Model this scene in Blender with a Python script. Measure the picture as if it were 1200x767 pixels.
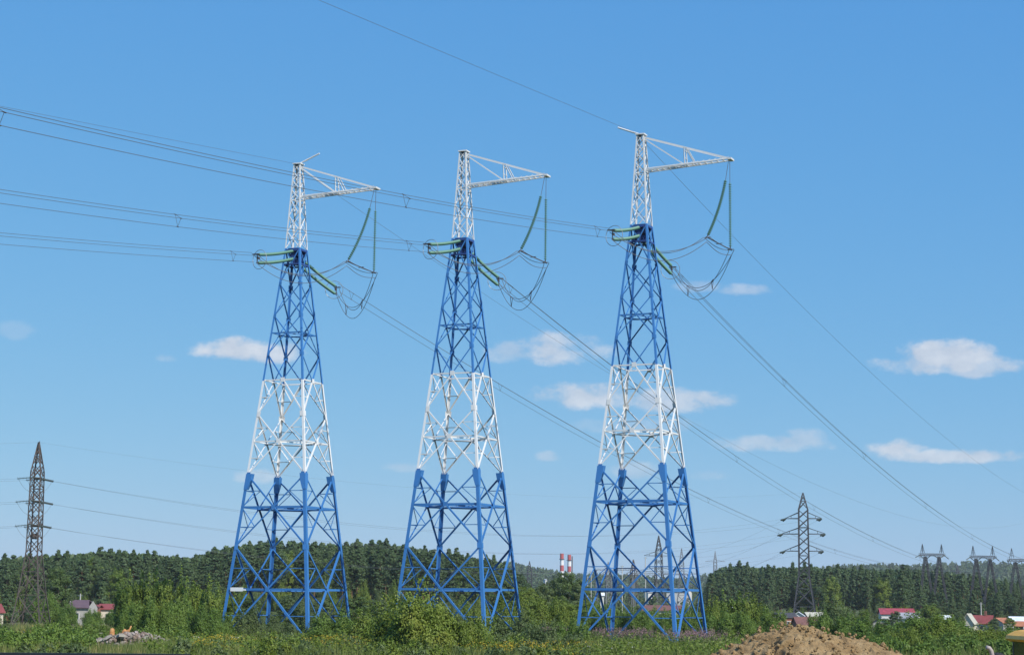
import bpy, math, random
import numpy as np
from mathutils import Vector, Matrix

sc = bpy.context.scene
for o in list(bpy.data.objects): bpy.data.objects.remove(o)
COL = sc.collection
R_ = math.radians
rng = np.random.default_rng(7)
random.seed(7)

# ------------------------------------------------------------------ camera
F_PX, PITCH, ROLL, CAM_Z = 2172.51, 0.146375, 0.0078538, 3.0
cam_d = bpy.data.cameras.new('camera'); cam = bpy.data.objects.new('camera', cam_d); COL.objects.link(cam)
cam_d.sensor_fit = 'HORIZONTAL'; cam_d.sensor_width = 36.0; cam_d.lens = F_PX / 1200 * 36
cam_d.clip_start = 0.5; cam_d.clip_end = 20000
cp, sp = math.cos(PITCH), math.sin(PITCH); cr, sr = math.cos(ROLL), math.sin(ROLL)
fwd = Vector((0, cp, sp)); r0 = Vector((1, 0, 0)); u0 = Vector((0, -sp, cp))
rt = r0 * cr + u0 * sr; up = u0 * cr - r0 * sr
cam.matrix_world = Matrix(((rt.x, up.x, -fwd.x, 0), (rt.y, up.y, -fwd.y, 0), (rt.z, up.z, -fwd.z, CAM_Z), (0, 0, 0, 1)))
sc.camera = cam

# ------------------------------------------------------------------ sun and sky
SUN_AZ, SUN_EL = R_(42), R_(44)           # to the right of straight behind the camera
S_DIR = Vector((math.sin(SUN_AZ) * math.cos(SUN_EL), -math.cos(SUN_AZ) * math.cos(SUN_EL), math.sin(SUN_EL)))
sun_d = bpy.data.lights.new('sun', 'SUN'); sun_d.energy = 4.5; sun_d.angle = R_(0.53); sun_d.color = (1.0, 0.955, 0.88)
sun = bpy.data.objects.new('sun', sun_d); COL.objects.link(sun)
sun.rotation_euler = S_DIR.to_track_quat('Z', 'Y').to_euler(); sun.location = (60, -60, 120)

sc.view_settings.view_transform = 'Standard'
sc.view_settings.look = 'None'
sc.view_settings.exposure = 0.3
sc.view_settings.gamma = 1.0
sc.view_settings.use_curve_mapping = False
sc.cycles.max_bounces = 6; sc.cycles.diffuse_bounces = 2; sc.cycles.glossy_bounces = 2
sc.cycles.transparent_max_bounces = 8; sc.cycles.volume_bounces = 0
sc.cycles.use_denoising = True; sc.cycles.denoiser = 'OPENIMAGEDENOISE'; sc.cycles.denoising_input_passes = 'RGB_ALBEDO_NORMAL'; sc.cycles.denoising_prefilter = 'ACCURATE'

world = bpy.data.worlds.new('World'); sc.world = world; world.use_nodes = True
nt = world.node_tree; nt.nodes.clear()

class NT:
    """tiny expression helper for node trees"""
    def __init__(s, t): s.t = t
    def new(s, k, **kw):
        n = s.t.nodes.new(k)
        for a, b in kw.items(): setattr(n, a, b)
        return n
    def put(s, sock, v):
        if hasattr(v, 'is_output'): s.t.links.new(v, sock)
        else: sock.default_value = v
    def m(s, op, a, b=None, c=None, clamp=False):
        n = s.new('ShaderNodeMath', operation=op, use_clamp=clamp)
        s.put(n.inputs[0], a)
        if b is not None: s.put(n.inputs[1], b)
        if c is not None: s.put(n.inputs[2], c)
        return n.outputs[0]
    def noise(s, vec, scale, detail=4, rough=.55, dist=0.0):
        n = s.new('ShaderNodeTexNoise'); n.inputs['Scale'].default_value = scale; n.inputs['Detail'].default_value = detail
        n.inputs['Roughness'].default_value = rough; n.inputs['Distortion'].default_value = dist
        if vec is not None: s.t.links.new(vec, n.inputs['Vector'])
        return n.outputs[0]
    def smooth(s, v, a, b):
        n = s.new('ShaderNodeMapRange', interpolation_type='SMOOTHSTEP')
        s.put(n.inputs[0], v); n.inputs[1].default_value = a; n.inputs[2].default_value = b
        n.inputs[3].default_value = 0; n.inputs[4].default_value = 1
        return n.outputs[0]
    def ramp(s, v, stops):
        n = s.new('ShaderNodeValToRGB'); s.put(n.inputs[0], v); e = n.color_ramp.elements
        while len(e) > 1: e.remove(e[-1])
        e[0].position = stops[0][0]; e[0].color = (*stops[0][1], 1)
        for p, c in stops[1:]:
            x = e.new(p); x.color = (*c, 1)
        return n.outputs[0]
    def mix(s, f, a, b, blend='MIX'):
        n = s.new('ShaderNodeMix', data_type='RGBA', blend_type=blend)
        s.put(n.inputs[0], f)
        for i, v in ((6, a), (7, b)):
            s.put(n.inputs[i], (*v, 1) if isinstance(v, tuple) and len(v) == 3 else v)
        return n.outputs[2]

W = NT(nt)
sky = W.new('ShaderNodeTexSky', sky_type='NISHITA', sun_disc=False)
sky.sun_elevation = SUN_EL; sky.sun_rotation = math.pi - SUN_AZ
sky.altitude = 300; sky.air_density = 1.0; sky.dust_density = 0.3; sky.ozone_density = 5.0
tc = W.new('ShaderNodeTexCoord'); sep = W.new('ShaderNodeSeparateXYZ'); nt.links.new(tc.outputs['Generated'], sep.inputs[0])
dx, dy, dz = sep.outputs
yy = W.m('MAXIMUM', dy, 0.02)
pa = W.m('DIVIDE', dx, yy); pb = W.m('DIVIDE', dz, yy)      # bearing and height of the view direction (north half of the sky)
cmb = W.new('ShaderNodeCombineXYZ'); W.put(cmb.inputs[0], pa); W.put(cmb.inputs[1], W.m('MULTIPLY', pb, 1.5)); W.put(cmb.inputs[2], 0.3)
pv = cmb.outputs[0]
n_big = W.noise(pv, 26, 6, .6); n_fine = W.noise(pv, 70, 6, .6)

def ray(u, v):
    a, b = u - 600, v - 383.5
    X = (a * cr + b * sr) / F_PX; Z = -(-a * sr + b * cr) / F_PX
    return X / (cp - Z * sp), (sp + Z * cp) / (cp - Z * sp)
def at(u, v, Y):
    x, z = ray(u, v); return Vector((x * Y, Y, z * Y + CAM_Z))
def xat(u, Y): return (u - 600) / F_PX * Y * 1.002
def hor(u): return 703.8 + (u - 600) * 0.00785

# low fair-weather clouds over the horizon: (u, v, half width, half height, density)
CL = [(283, 411, 50, 14, 1.0), (318, 413, 40, 15, .9), (655, 411, 44, 19, .85), (700, 407, 40, 17, .6), (598, 414, 28, 12, .5),
      (690, 466, 70, 16, .9), (770, 470, 84, 14, .8), (1064, 430, 38, 12, .8), (1105, 420, 60, 20, .95), (1150, 430, 50, 14, .75), (1078, 428, 40, 13, .8),
      (1050, 529, 36, 13, .9), (1110, 535, 84, 9, .85), (900, 521, 66, 11, .6), (945, 517, 24, 14, .5), (875, 340, 30, 8, .5), (818, 336, 26, 8, .45),
      (16, 388, 26, 11, .18), (193, 420, 12, 6, .35), (302, 558, 28, 10, .5), (745, 552, 26, 11, .4), (640, 536, 15, 7, .42), (830, 557, 26, 8, .28), (478, 548, 26, 7, .3), (752, 500, 70, 9, .22)]
den = None
for (u, v, hw, hh, dn) in CL:
    a, b = ray(u, v)
    ex = W.m('POWER', W.m('MULTIPLY', W.m('SUBTRACT', pa, a), F_PX / hw), 2.0)
    dyb = W.m('MULTIPLY', W.m('SUBTRACT', pb, b), F_PX / hh)
    # flat base: the lower half falls off twice as fast as the top
    dyb = W.m('MAXIMUM', W.m('MULTIPLY', dyb, 0.95), W.m('MULTIPLY', dyb, -1.25))
    r2 = W.m('ADD', ex, W.m('POWER', dyb, 2.0))
    k = W.m('MULTIPLY', W.m('SUBTRACT', 1.35, r2), 1.0)
    k = W.m('ADD', k, W.m('MULTIPLY', W.m('SUBTRACT', n_big, 0.5), 4.6))
    k = W.m('ADD', k, W.m('MULTIPLY', W.m('SUBTRACT', n_fine, 0.5), 2.6))
    k = W.m('MULTIPLY', W.smooth(k, -0.05, 1.45), dn)
    den = k if den is None else W.m('MAXIMUM', den, k)
# lit from the upper right: compare the noise with itself a little towards the sun
off = W.new('ShaderNodeVectorMath', operation='ADD'); nt.links.new(pv, off.inputs[0]); off.inputs[1].default_value = (0.003, 0.008, 0)
n_sh = W.noise(off.outputs[0], 26, 6, .6)
lit = W.m('ADD', 0.62, W.m('MULTIPLY', W.m('SUBTRACT', n_big, n_sh), 2.6), clamp=True)
ccol = W.mix(lit, (5.0, 5.3, 6.1), (8.2, 8.1, 8.3))
den = W.m('MULTIPLY', den, 0.72)
sep2 = W.new('ShaderNodeSeparateColor'); nt.links.new(sky.outputs[0], sep2.inputs[0])
chan = [W.m('MULTIPLY', W.m('POWER', W.m('DIVIDE', W.m('MAXIMUM', sep2.outputs[i], .001), a), g_), b) for i, (a, b, g_) in enumerate(((1.27, .97, .82), (2.34, 3.22, .47), (4.9, 7.0, .15)))]
cm2 = W.new('ShaderNodeCombineColor')
for i in range(3): W.put(cm2.inputs[i], chan[i])
skymix = W.mix(den, cm2.outputs[0], ccol)
bg = W.new('ShaderNodeBackground'); bg.inputs['Strength'].default_value = 0.085
nt.links.new(skymix, bg.inputs['Color'])
wo = W.new('ShaderNodeOutputWorld'); nt.links.new(bg.outputs[0], wo.inputs['Surface'])
#DBG

# ------------------------------------------------------------------ materials
def mat(name, build=None, color=(.5, .5, .5), rough=.6, metal=0.0, vary=0.0, vscale=3.0, spec=.5, bump=0.0):
    m = bpy.data.materials.new(name); m.use_nodes = True
    t = NT(m.node_tree); b = m.node_tree.nodes['Principled BSDF']
    b.inputs['Roughness'].default_value = rough; b.inputs['Metallic'].default_value = metal
    b.inputs['Specular IOR Level'].default_value = spec
    if build: build(t, b)
    elif vary:
        c = t.new('ShaderNodeTexCoord'); n = t.noise(c.outputs['Object'], vscale, 5, .6)
        lo = tuple(x * (1 - vary) for x in color); hi = tuple(min(1, x * (1 + vary)) for x in color)
        t.put(b.inputs['Base Color'], t.ramp(n, [(.3, lo), (.7, hi)]))
        if bump:
            bp = t.new('ShaderNodeBump'); bp.inputs['Strength'].default_value = bump; bp.inputs['Distance'].default_value = .1
            t.put(bp.inputs['Height'], n); t.put(b.inputs['Normal'], bp.outputs[0])
    else: b.inputs['Base Color'].default_value = (*color, 1)
    return m

def paint(name, col, worn, amount):
    """weathered paint: every bar its own slightly different tone, rust bleeding down in streaks"""
    def bld(t, b):
        c = t.new('ShaderNodeTexCoord'); geo = t.new('ShaderNodeNewGeometry')
        mp = t.new('ShaderNodeMapping'); mp.inputs['Scale'].default_value = (2.6, 2.6, .35); t.t.links.new(c.outputs['Object'], mp.inputs[0])
        streak = t.noise(mp.outputs[0], 1.5, 6, .7); n2 = t.noise(c.outputs['Object'], .3, 3)
        f0 = t.m('ADD', t.m('MULTIPLY', geo.outputs['Random Per Island'], .6), t.m('MULTIPLY', n2, .5))
        base = t.mix(f0, tuple(x * .74 for x in col), tuple(min(.8, x * 1.22 + .012) for x in col))
        f = t.m('MULTIPLY', t.smooth(streak, .56, .72), amount)
        t.put(b.inputs['Base Color'], t.mix(f, base, worn)); t.put(b.inputs['Roughness'], t.m('ADD', .42, t.m('MULTIPLY', streak, .3)))
    return mat(name, bld, rough=.5)
M_BLUE = paint('blue_tower_paint', (.030, .16, .42), (.09, .09, .12), .4)
M_WHITE = paint('white_tower_paint', (.74, .74, .72), (.48, .45, .41), .35)
M_DBLUE = paint('dark_blue_paint', (.016, .055, .22), (.06, .05, .06), .5)
M_STEEL = mat('galvanised_steel', color=(.30, .31, .32), rough=.5, metal=.6, vary=.25, vscale=4)
M_WIRE = mat('aluminium_conductor', color=(.11, .12, .135), rough=.6, metal=.0)
M_FIT = mat('dark_line_fittings', color=(.08, .07, .07), rough=.6, metal=.3, vary=.3)
M_RUST = mat('weathered_brown_steel', color=(.092, .073, .064), rough=.75, vary=.35, vscale=.8)
M_DARKST = mat('dark_grey_steel', color=(.046, .048, .056), rough=.7, vary=.3, vscale=.6)
M_GREYST = mat('grey_zinc_steel', color=(.16, .165, .18), rough=.6, vary=.25, vscale=.6)
M_SIGN = mat('white_sign_enamel', color=(.82, .82, .80), rough=.4)
def glass_b(t, b):
    b.inputs['Base Color'].default_value = (.11, .25, .19, 1); b.inputs['Coat Weight'].default_value = .0; b.inputs['Specular IOR Level'].default_value = .35
M_GLASS = mat('green_insulator_glass', glass_b, rough=.42)
M_GLASS_DK = mat('dark_insulator', color=(.05, .07, .06), rough=.3)

def leaf_mat(name, c1, c2, trans=.25, dry=None):
    m = bpy.data.materials.new(name); m.use_nodes = True; t = NT(m.node_tree); n = m.node_tree.nodes
    b = n['Principled BSDF']; out = n['Material Output']
    g = t.new('ShaderNodeNewGeometry'); oi = t.new('ShaderNodeObjectInfo')
    f = t.m('ADD', t.m('MULTIPLY', g.outputs['Random Per Island'], .5), t.m('MULTIPLY', oi.outputs['Random'], .5))
    col = t.mix(f, c1, c2)
    c = t.new('ShaderNodeTexCoord'); ns = t.noise(c.outputs['Object'], .7, 3)
    col = t.mix(t.m('MULTIPLY', t.smooth(ns, .45, .75), .5), col, dry if dry else tuple(x * 1.35 for x in c2))
    t.put(b.inputs['Base Color'], col); b.inputs['Roughness'].default_value = .55; b.inputs['Specular IOR Level'].default_value = .3
    tr = t.new('ShaderNodeBsdfTranslucent'); t.put(tr.inputs['Color'], t.mix(.5, col, (.16, .20, .03)))
    mx = t.new('ShaderNodeMixShader'); mx.inputs[0].default_value = trans
    m.node_tree.links.new(b.outputs[0], mx.inputs[1]); m.node_tree.links.new(tr.outputs[0], mx.inputs[2]); m.node_tree.links.new(mx.outputs[0], out.inputs['Surface'])
    return m
L_PINE = leaf_mat('pine_needles', (.036, .070, .026), (.078, .120, .040), .12)
L_PINE2 = leaf_mat('young_conifer_needles', (.045, .080, .028), (.075, .115, .040), .12)
L_DEC = leaf_mat('birch_leaves', (.060, .105, .024), (.105, .150, .038), .25)
L_BUSH = leaf_mat('willow_leaves', (.080, .145, .018), (.190, .245, .034), .3, (.26, .26, .04))
L_SAP = leaf_mat('sapling_leaves', (.100, .170, .024), (.21, .27, .044), .34)
L_BUSHG = leaf_mat('bright_shrub_leaves', (.070, .140, .020), (.145, .215, .034), .28)
L_BUSHD = leaf_mat('grey_green_leaves', (.060, .100, .032), (.118, .155, .050), .22)
L_WEED = leaf_mat('grass_blades', (.095, .145, .030), (.19, .215, .060), .3, (.28, .25, .09))
L_DRY = leaf_mat('dry_grass_blades', (.22, .20, .07), (.38, .31, .13), .25)
M_YEL = leaf_mat('yellow_weed_flowers', (.34, .24, .015), (.50, .38, .03), .15)
M_PINK = leaf_mat('pink_weed_flowers', (.17, .085, .10), (.27, .17, .17), .15)
M_BARK = mat('bark', color=(.10, .075, .05), rough=.9, vary=.4, vscale=2)
M_PBARK = mat('pine_bark', color=(.17, .095, .05), rough=.9, vary=.4, vscale=1.2)

# ------------------------------------------------------------------ mesh helpers
class MB:
    def __init__(s): s.v = []; s.f = []; s.mi = []; s.ms = []
    def m(s, mt):
        if mt not in s.ms: s.ms.append(mt)
        return s.ms.index(mt)
    def add(s, vs, fs, mt):
        b = len(s.v); s.v += [tuple(x) for x in vs]; i = s.m(mt)
        for f in fs: s.f.append(tuple(b + k for k in f)); s.mi.append(i)
    def prof(s, p, q, prof, a, b, mt):
        """extrude a 2-D profile (list of (x,y) in the a,b axes) from p to q"""
        p, q, a, b = Vector(p), Vector(q), Vector(a), Vector(b); n = len(prof)
        d = (q - p).normalized()
        if a.cross(b).dot(d) < 0: prof = prof[::-1]
        vs = [p + a * x + b * y for x, y in prof] + [q + a * x + b * y for x, y in prof]
        fs = [(i, (i + 1) % n, n + (i + 1) % n, n + i) for i in range(n)] + [tuple(range(n - 1, -1, -1)), tuple(range(n, 2 * n))]
        s.add(vs, fs, mt)
    def frame(s, p, q, ref):
        d = (Vector(q) - Vector(p)).normalized(); ref = Vector(ref)
        b = (ref - d * ref.dot(d))
        if b.length < 1e-5:
            ref = Vector((0, 0, 1)) if abs(d.z) < .9 else Vector((1, 0, 0)); b = ref - d * ref.dot(d)
        b.normalize(); return d, b.cross(d).normalized(), b
    def bar(s, p, q, w, t, mt, ref=(0, 0, 1)):
        d, a, b = s.frame(p, q, ref); s.prof(p, q, [(-w / 2, -t / 2), (w / 2, -t / 2), (w / 2, t / 2), (-w / 2, t / 2)], a, b, mt)
    def angle(s, p, q, n, w, mt, t=None, flip=1):
        """L-section: one flange lies in the plane with outward normal n, the other points inwards"""
        t = t or w * .13; d, a, b = s.frame(p, q, n); a = a * flip; b = -b
        s.prof(p, q, [(-w / 2, 0), (w / 2, 0), (w / 2, t), (-w / 2 + t, t), (-w / 2 + t, w), (-w / 2, w)], a, b, mt)
    def tube(s, pts, r, mt, seg=6, cap=True):
        pts = [Vector(p) for p in pts]; n = len(pts); vs = []
        rs = r if hasattr(r, '__len__') else [r] * n
        ref = Vector((0, 0, 1))
        for i, p in enumerate(pts):
            d = (pts[min(i + 1, n - 1)] - pts[max(i - 1, 0)]).normalized()
            b = ref - d * ref.dot(d)
            if b.length < .05: b = Vector((1, 0, 0)) - d * d.x
            b.normalize(); a = d.cross(b)
            vs += [p + (a * math.cos(2 * math.pi * k / seg) + b * math.sin(2 * math.pi * k / seg)) * rs[i] for k in range(seg)]
        fs = [(i * seg + k, i * seg + (k + 1) % seg, (i + 1) * seg + (k + 1) % seg, (i + 1) * seg + k) for i in range(n - 1) for k in range(seg)]
        if cap: fs += [tuple(range(seg - 1, -1, -1)), tuple(range((n - 1) * seg, n * seg))]
        s.add(vs, fs, mt)
    def lathe(s, p, d, prof, mt, seg=10):
        p, d = Vector(p), Vector(d).normalized()
        ref = Vector((0, 0, 1)) if abs(d.z) < .9 else Vector((1, 0, 0))
        b = (ref - d * ref.dot(d)).normalized(); a = d.cross(b); vs = []
        for z, r in prof:
            vs += [p + d * z + (a * math.cos(2 * math.pi * k / seg) + b * math.sin(2 * math.pi * k / seg)) * r for k in range(seg)]
        n = len(prof)
        fs = [(i * seg + k, i * seg + (k + 1) % seg, (i + 1) * seg + (k + 1) % seg, (i + 1) * seg + k) for i in range(n - 1) for k in range(seg)]
        fs += [tuple(range(seg - 1, -1, -1)), tuple(range((n - 1) * seg, n * seg))]
        s.add(vs, fs, mt)
    def box(s, c, sz, mt, rz=0.0, bev=0.0):
        x, y, z = sz[0] / 2, sz[1] / 2, sz[2] / 2; ca, sa = math.cos(rz), math.sin(rz)
        vs = [(c[0] + i * x * ca - j * y * sa, c[1] + i * x * sa + j * y * ca, c[2] + k * z) for k in (-1, 1) for j in (-1, 1) for i in (-1, 1)]
        s.add(vs, [(0, 2, 3, 1), (4, 5, 7, 6), (0, 1, 5, 4), (1, 3, 7, 5), (3, 2, 6, 7), (2, 0, 4, 6)], mt)
    def build(s, name, parent=None, smooth=False):
        me = bpy.data.meshes.new(name); me.from_pydata(s.v, [], s.f)
        for mt in s.ms: me.materials.append(mt)
        me.polygons.foreach_set('material_index', s.mi)
        if smooth: me.polygons.foreach_set('use_smooth', [True] * len(s.f))
        me.update(); o = bpy.data.objects.new(name, me); COL.objects.link(o)
        if parent: o.parent = parent
        return o

def np_mesh(name, V, F, mt, smooth=False):
    me = bpy.data.meshes.new(name); V = np.ascontiguousarray(V, np.float32); F = np.ascontiguousarray(F, np.int32)
    me.vertices.add(len(V)); me.vertices.foreach_set('co', V.ravel())
    me.loops.add(F.size); me.loops.foreach_set('vertex_index', F.ravel())
    me.polygons.add(len(F)); me.polygons.foreach_set('loop_start', np.arange(len(F), dtype=np.int32) * F.shape[1])
    if smooth: me.polygons.foreach_set('use_smooth', np.ones(len(F), bool))
    me.materials.append(mt); me.update(calc_edges=True); return me
def link(name, me, parent=None, loc=None):
    o = bpy.data.objects.new(name, me); COL.objects.link(o)
    if parent: o.parent = parent
    if loc is not None: o.location = loc
    return o
def tag(o, label=None, cat=None, group=None, kind=None):
    if label: o['label'] = label
    if cat: o['category'] = cat
    if group: o['group'] = group
    if kind: o['kind'] = kind
    return o
def empty(name, loc=(0, 0, 0), rz=0.0):
    o = bpy.data.objects.new(name, None); COL.objects.link(o); o.location = loc; o.rotation_euler = (0, 0, rz); o.empty_display_size = .2; return o
def copy_thing(src, loc, rz, scale=1.0, label=None):
    kids = [c for c in src.children]
    c = src.copy(); COL.objects.link(c); c.location = loc; c.rotation_euler = (0, 0, rz)
    c.scale = (scale,) * 3 if not hasattr(scale, '__len__') else scale
    if label: c['label'] = label
    for k in kids:
        d = k.copy(); COL.objects.link(d); d.parent = c
        for g in k.children:
            e = g.copy(); COL.objects.link(e); e.parent = d
    return c

# ------------------------------------------------------------------ terrain
def T(x, y):
    x = np.asarray(x, float); y = np.asarray(y, float)
    z = np.interp(y, [-200, 80, 150, 190, 260, 330, 420, 600, 900, 1500, 9000], [0, 0, -.6, -.7, -1.2, -2.0, -3.2, -3.5, -3.0, 0, 0])
    z = z + 6.5 * np.exp(-((x + 48) / 48) ** 2 - ((y - 505) / 95) ** 2)
    z = z + .10 * np.sin(x * .21 + 1.3) * np.sin(y * .17) * np.clip(y / 60, 0, 1) + .05 * np.sin(x * .6 + y * .43)
    return z
def Tz(x, y): return float(T(x, y))
def sinh_axis(lo, hi, n, k):
    t = np.linspace(-1 if lo < 0 else 0, 1, n); return np.where(t < 0, -np.sinh(-k * t) / np.sinh(k) * -lo, np.sinh(k * t) / np.sinh(k) * hi)
gx = sinh_axis(-7000, 7000, 181, 6.0); gy = np.concatenate([np.linspace(-400, 90, 40), np.linspace(95, 700, 150), 700 + 6300 * (np.linspace(0, 1, 50)[1:]) ** 2])
GX, GY = np.meshgrid(gx, gy); GZ = T(GX, GY)
V = np.stack([GX, GY, GZ], -1).reshape(-1, 3); nx = len(gx)
I = (np.arange(len(gy) - 1)[:, None] * nx + np.arange(nx - 1)[None]).ravel()
def ground_b(t, b):
    c = t.new('ShaderNodeTexCoord'); a = t.noise(c.outputs['Object'], .06, 6, .65); d = t.noise(c.outputs['Object'], 1.6, 6, .7)
    col = t.ramp(a, [(.35, (.050, .075, .022)), (.5, (.085, .105, .035)), (.62, (.17, .15, .06)), (.75, (.075, .10, .03))])
    col = t.mix(t.m('MULTIPLY', t.smooth(d, .35, .75), .55), col, (.035, .05, .018))
    t.put(b.inputs['Base Color'], col)
    bp = t.new('ShaderNodeBump'); bp.inputs['Strength'].default_value = .8; bp.inputs['Distance'].default_value = .25
    t.put(bp.inputs['Height'], d); t.put(b.inputs['Normal'], bp.outputs[0])
M_GROUND = mat('meadow_ground', ground_b, rough=.95, spec=.1)
tag(link('ground', np_mesh('ground', V, np.stack([I, I + 1, I + nx + 1, I + nx], -1), M_GROUND, True)), kind='structure')

# far wooded hills
HY = 3000.0
HU = [-900, 0, 560, 600, 622, 660, 700, 760, 805, 850, 950, 1050, 1120, 1200, 1500, 2100]
HV = [662, 664, 655, 657, 664, 669, 672, 676, 671, 665, 661, 661, 658, 655, 640, 650]
hx = np.linspace(-2600, 2600, 261); hu = hx / HY * F_PX + 600
ridge = CAM_Z + (hor(hu) - np.interp(hu, HU, HV)) / F_PX * HY - 17
ridge = ridge + 3 * np.sin(hx * .013) + 2 * np.sin(hx * .037 + 1)
hy = np.linspace(1500, 4400, 60)
prof = np.where(hy < HY, np.sin(np.clip((hy - 1500) / (HY - 1500), 0, 1) * np.pi / 2) ** 1.6, np.cos(np.clip((hy - HY) / 1400, 0, 1) * np.pi / 2))
def hillz(x, y):
    return np.interp(x, hx, ridge) * np.interp(y, hy, prof) - 1.0 + 2.5 * np.sin(np.asarray(x) * .021 + np.asarray(y) * .013) * np.interp(y, hy, prof)
HX, HYg = np.meshgrid(hx, hy); HZ = hillz(HX, HYg)
V = np.stack([HX, HYg, HZ], -1).reshape(-1, 3); nx = len(hx); I = (np.arange(len(hy) - 1)[:, None] * nx + np.arange(nx - 1)[None]).ravel()
M_HILL = mat('far_woodland_floor', color=(.03, .045, .02), rough=.95, vary=.4, vscale=.01, spec=.1)
tag(link('hills', np_mesh('hills', V, np.stack([I, I + 1, I + nx + 1, I + nx], -1), M_HILL, True)), kind='structure')

# air between the camera and the far things
def vol_mat():
    m = bpy.data.materials.new('pale_air'); m.use_nodes = True; n = m.node_tree.nodes; n.clear()
    v = n.new('ShaderNodeVolumePrincipled'); v.inputs['Color'].default_value = (.86, .92, 1, 1); v.inputs['Density'].default_value = 0.00007; v.inputs['Anisotropy'].default_value = 0.0
    o = n.new('ShaderNodeOutputMaterial'); m.node_tree.links.new(v.outputs[0], o.inputs['Volume']); return m
hz = MB(); hz.box((0, 3250, 62), (14100, 7700, 134), vol_mat()); tag(hz.build('haze'), kind='stuff')

# ------------------------------------------------------------------ the three big towers
def hw(h): return 4.0 - .1028 * h if h <= 31.28 else .784 - (h - 31.28) * .0552
SG = {'A': (-1, -1), 'B': (-1, 1), 'C': (1, -1), 'D': (1, 1)}
FACES = [('A', 'C', (0, -1, 0)), ('C', 'D', (1, 0, 0)), ('D', 'B', (0, 1, 0)), ('B', 'A', (-1, 0, 0))]
ZO = 3.98                                        # the level h = 0 stands this high over the ground
def CP(c, h): w = hw(h); return Vector((SG[c][0] * w, SG[c][1] * w, h + ZO))
def FP(f, h, t, ins=0.0):
    a, b, n = f; return CP(a, h).lerp(CP(b, h), t) - Vector(n) * ins
NODES = [-4.6, 3.76, 10.24, 15.75, 21.3, 24.9, 27.9, 31.28]
MAST = [31.28, 32.85, 34.35, 35.9, 36.85, 37.75, 38.6, 39.3]
def colour(h): return M_BLUE if h < 10.3 else M_WHITE if h < 18.84 else M_BLUE if h < 31.2 else M_WHITE

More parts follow.
